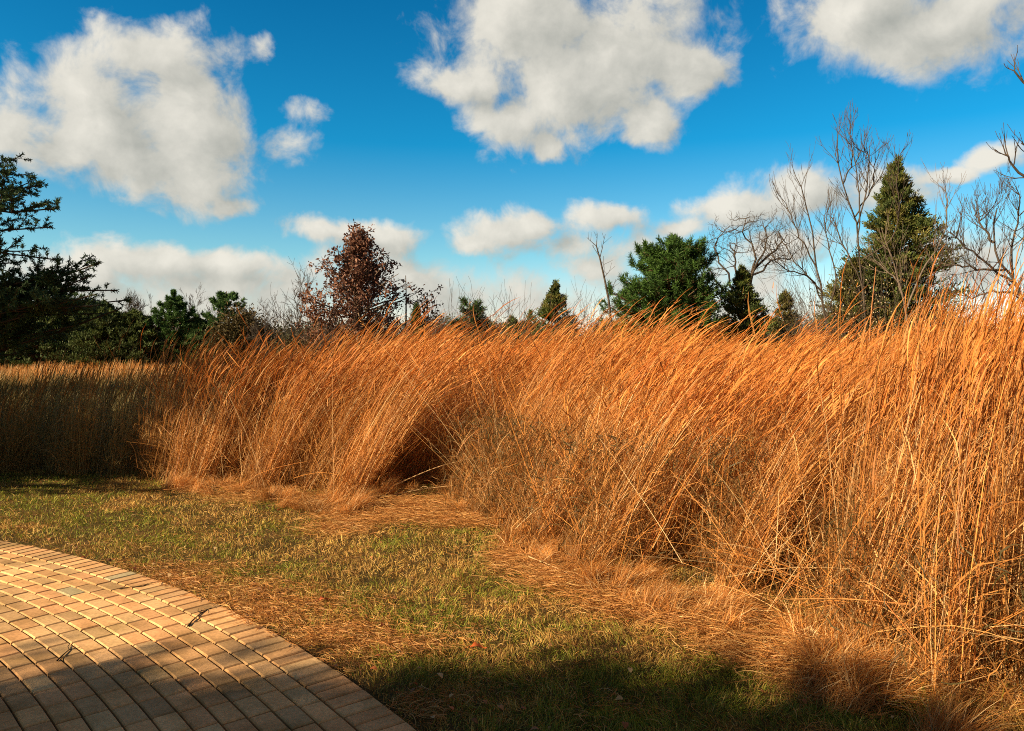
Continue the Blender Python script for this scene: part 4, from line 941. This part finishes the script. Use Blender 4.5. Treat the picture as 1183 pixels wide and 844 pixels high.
# ------------------------------------------------------------------ near pine whose boughs reach in from the left
def near_pine():
    rr = np.random.default_rng(500); X0, Y0 = -11.6, 10.8
    e = empty('near_pine', (X0, Y0, 0), 'big dark pine whose boughs reach into the picture from the left', 'pine tree')
    t, b, c = Acc(), Acc(), Acc(); bark = np.array([.06, .048, .04])
    tp = poly(np.array([X0, Y0, -.1]), np.array([X0 + .3, Y0, 8.6]), 14, .03); t.tube(tp, np.linspace(.24, .03, 14), bark, 10)
    pc, pd = [], []
    def bough(root, tip, r0, side_n, side_l, dens):
        bp = poly(root, tip, 10, .16, .04); b.tube(bp, np.linspace(r0, .008, 10), bark, 6); ax = nrm(tip - root)
        for k in range(side_n):
            s = .25 + .75 * (k + rr.random()) / side_n; i_ = min(8, int(s * 9)); base = bp[i_] + (bp[i_ + 1] - bp[i_]) * (s * 9 - i_ if i_ < 8 else 0)
            sd = nrm(np.cross(ax, [0, 0, 1])) * (1 if k % 2 else -1)
            dv = nrm(ax * .8 + sd * rr.uniform(.5, 1.1) + np.array([0, 0, rr.uniform(-.1, .55)])); L_ = side_l * (1.15 - .75 * s) * rr.uniform(.6, 1.2)
            sp = poly(base, base + dv * L_ + np.array([0, 0, .06]), 6, .12); b.tube(sp, np.linspace(.010, .004, 6), bark, 4)
            m = max(4, int(L_ / dens * 1.7))
            for q in range(m):
                u_ = .2 + .8 * (q + 1) / m; j_ = min(4, int(u_ * 5)); pb = sp[j_] + (sp[j_ + 1] - sp[j_]) * (u_ * 5 - j_)
                if True:
                    dd = nrm(dv + rr.normal(0, .8, 3) + np.array([0, 0, .35])); lt = rr.uniform(.05, .16); pe = pb + dd * lt
                    b.tube(np.array([pb, pe]), np.array([.004, .003]), bark, 3); pc.append(pe); pd.append(dd)
                else: pc.append(pb); pd.append(nrm(dv + np.array([0, 0, .4])))
        for q in range(26):
            u_ = .5 + .5 * rr.random() ** .7; j_ = min(8, int(u_ * 9)); pb = bp[j_] + (bp[j_ + 1] - bp[j_]) * (u_ * 9 - j_)
            dd = nrm(ax * .7 + rr.normal(0, .8, 3) + np.array([0, 0, .4])); pe = pb + dd * rr.uniform(.03, .17)
            b.tube(np.array([pb, pe]), np.array([.004, .003]), bark, 3); pc.append(pe); pd.append(dd)
        pc.append(tip); pd.append(ax)
    def ontrunk(z): return np.array([np.interp(z, tp[:, 2], tp[:, 0]), np.interp(z, tp[:, 2], tp[:, 1]), z])
    # (tip px, tip py, depth, root height)
    for (u_, v_, d_, z_, n_, sl) in ((68, 240, 9.6, 3.6, 22, 1.0), (48, 214, 9.8, 4.0, 20, .9), (18, 196, 10.0, 4.4, 18, .9), (66, 300, 9.4, 3.1, 22, .75), (20, 303, 9.8, 3.0, 16, .7), (5, 240, 9.4, 3.9, 20, .9), (-20, 200, 9.8, 4.6, 18, .9),
                                 (116, 303, 9.6, 1.75, 26, .9), (150, 346, 9.9, 1.7, 28, .9), (122, 352, 9.3, 1.9, 26, 1.0), (98, 332, 9.8, 2.0, 24, .9), (70, 345, 9.2, 2.1, 24, 1.1), (45, 330, 9.9, 2.3, 22, 1.0), (90, 375, 9.8, 1.2, 24, .95), (50, 388, 9.5, 1.0, 24, 1.0), (30, 365, 9.2, 1.5, 22, 1.0), (20, 408, 9.7, .8, 20, .8), (125, 362, 10.2, 1.4, 24, .8), (5, 345, 9.6, 1.9, 22, 1.0), (-10, 380, 9.3, 1.2, 20, .9), (-30, 320, 9.5, 2.4, 20, 1.0), (105, 318, 9.5, 1.75, 26, .8), (135, 335, 9.7, 1.6, 26, .8), (140, 356, 10.0, 1.4, 26, .9), (85, 322, 9.9, 1.9, 24, .8), (60, 318, 9.4, 2.2, 24, .8), (110, 340, 9.2, 1.8, 26, 1.0), (40, 350, 9.5, 1.8, 24, 1.1), (60, 262, 9.7, 3.3, 18, .7), (30, 225, 9.6, 3.9, 18, .8)):
        bough(ontrunk(z_), P(u_, v_, d_), .035, n_, sl, .085)
    for k in range(70):
        z_ = rr.uniform(.9, 8.2); ph = rr.uniform(-3.14, 3.14); L_ = (4.9 * (1 - (z_ / 9.3)) ** .7 + .5) * rr.uniform(.75, 1.05)
        tip = ontrunk(z_) + np.array([math.cos(ph) * L_, math.sin(ph) * L_, rr.uniform(.0, .22) * L_])
        if tip[1] > 1 and pxof(tip[0], tip[1]) > -40: continue
        bough(ontrunk(z_), tip, .03, 16, 1.1, .16)
    pc_, pd_ = np.array(pc), np.array(pd); per = 38; ii = np.repeat(np.arange(len(pc_)), per); nn = len(ii)
    c0 = pc_[ii] - pd_[ii] * rr.uniform(0, .09, nn)[:, None]
    dr = nrm(pd_[ii] * .7 + nrm(rr.normal(size=(nn, 3))) * 1.0)
    col = np.array([(.055, .115, .048), (.075, .13, .048), (.045, .09, .042)])[rr.integers(0, 3, len(pc_))[ii]] * rr.uniform(.7, 1.2, nn)[:, None]
    leaves(c, c0, dr, rr.uniform(.025, .055, nn), rr.uniform(.007, .012, nn), col)
    print('near pine puffs', len(pc_))
    t.obj('trunk', M_BARK, e); b.obj('branches', M_BARK, e); c.obj('crown', M_LEAF, e)
near_pine()
# trees beside and behind the viewpoint that throw the foreground shade
tan = math.tan(EL) / math.hypot(SX, SY)
cedar(-12.0, -5.62, 7.9, [(0, 3.8), (.2, 4.6), (.45, 4.8), (.60, 4.8), (.70, 4.25), (.82, 3.4), (.90, 2.7), (.95, 1.9), (1, .9)], 'broad cedar standing behind the paving, shading the foreground', 510, G_CED, nbr=1400, per=150, leaf=.15, trunk_r=.25, rag=.3, lift=.1)
for j, (x_, y_, h_, r_c) in enumerate(((-23, 10.5, 8.5, 3.0), (-25.5, 19.5, 9.0, 3.2), (-40, 34, 10, 3.6), (-44, 42, 11, 4))):
    cedar(x_, y_, h_, [(0, r_c), (.3, r_c), (.6, r_c * .8), (.85, r_c * .4), (1, .2)], ['tall cedar out of view on the left, nearest the paving', 'tallest cedar out of view in the left row', 'cedar farthest out of view on the left', 'cedar out of view at the far end of the left row'][j], 520 + j, G_DARK, nbr=260, per=110, leaf=.2, trunk_r=.2)

cedar(-13.0, 8.05, 7.3, [(0, 2.7), (.3, 3.2), (.6, 3.2), (.8, 2.5), (1, .5)], 'thick cedar just out of view on the left, shading the end of the stand', 530, G_DARK, nbr=420, per=130, leaf=.16, trunk_r=.2)
# ------------------------------------------------------------------ camera
cam = bpy.data.cameras.new('camera'); co = bpy.data.objects.new('camera', cam); COL.objects.link(co); sc.camera = co
co.location = (0, 0, H); cam.sensor_width = 36; cam.lens = 36 * F / 1183
co.rotation_euler = (R(90) , 0, 0)
cam.shift_y = -(422 - HOR) / 1183        # a level camera with the horizon a little above mid-frame
cam.clip_end = 8000; cam.clip_start = .05
vs = sc.view_settings; vs.view_transform = 'Standard'; vs.look = 'None'; vs.exposure = 1.12; vs.gamma = 1; vs.use_curve_mapping = False
sc.display_settings.display_device = 'sRGB'
cy = sc.cycles; cy.max_bounces = 5; cy.diffuse_bounces = 3; cy.glossy_bounces = 1; cy.transmission_bounces = 3; cy.transparent_max_bounces = 4
cy.use_denoising = False; cy.sample_clamp_indirect = 6
cy.use_adaptive_sampling = False; cy.pixel_filter_type = 'BLACKMAN_HARRIS'; cy.filter_width = 1.0
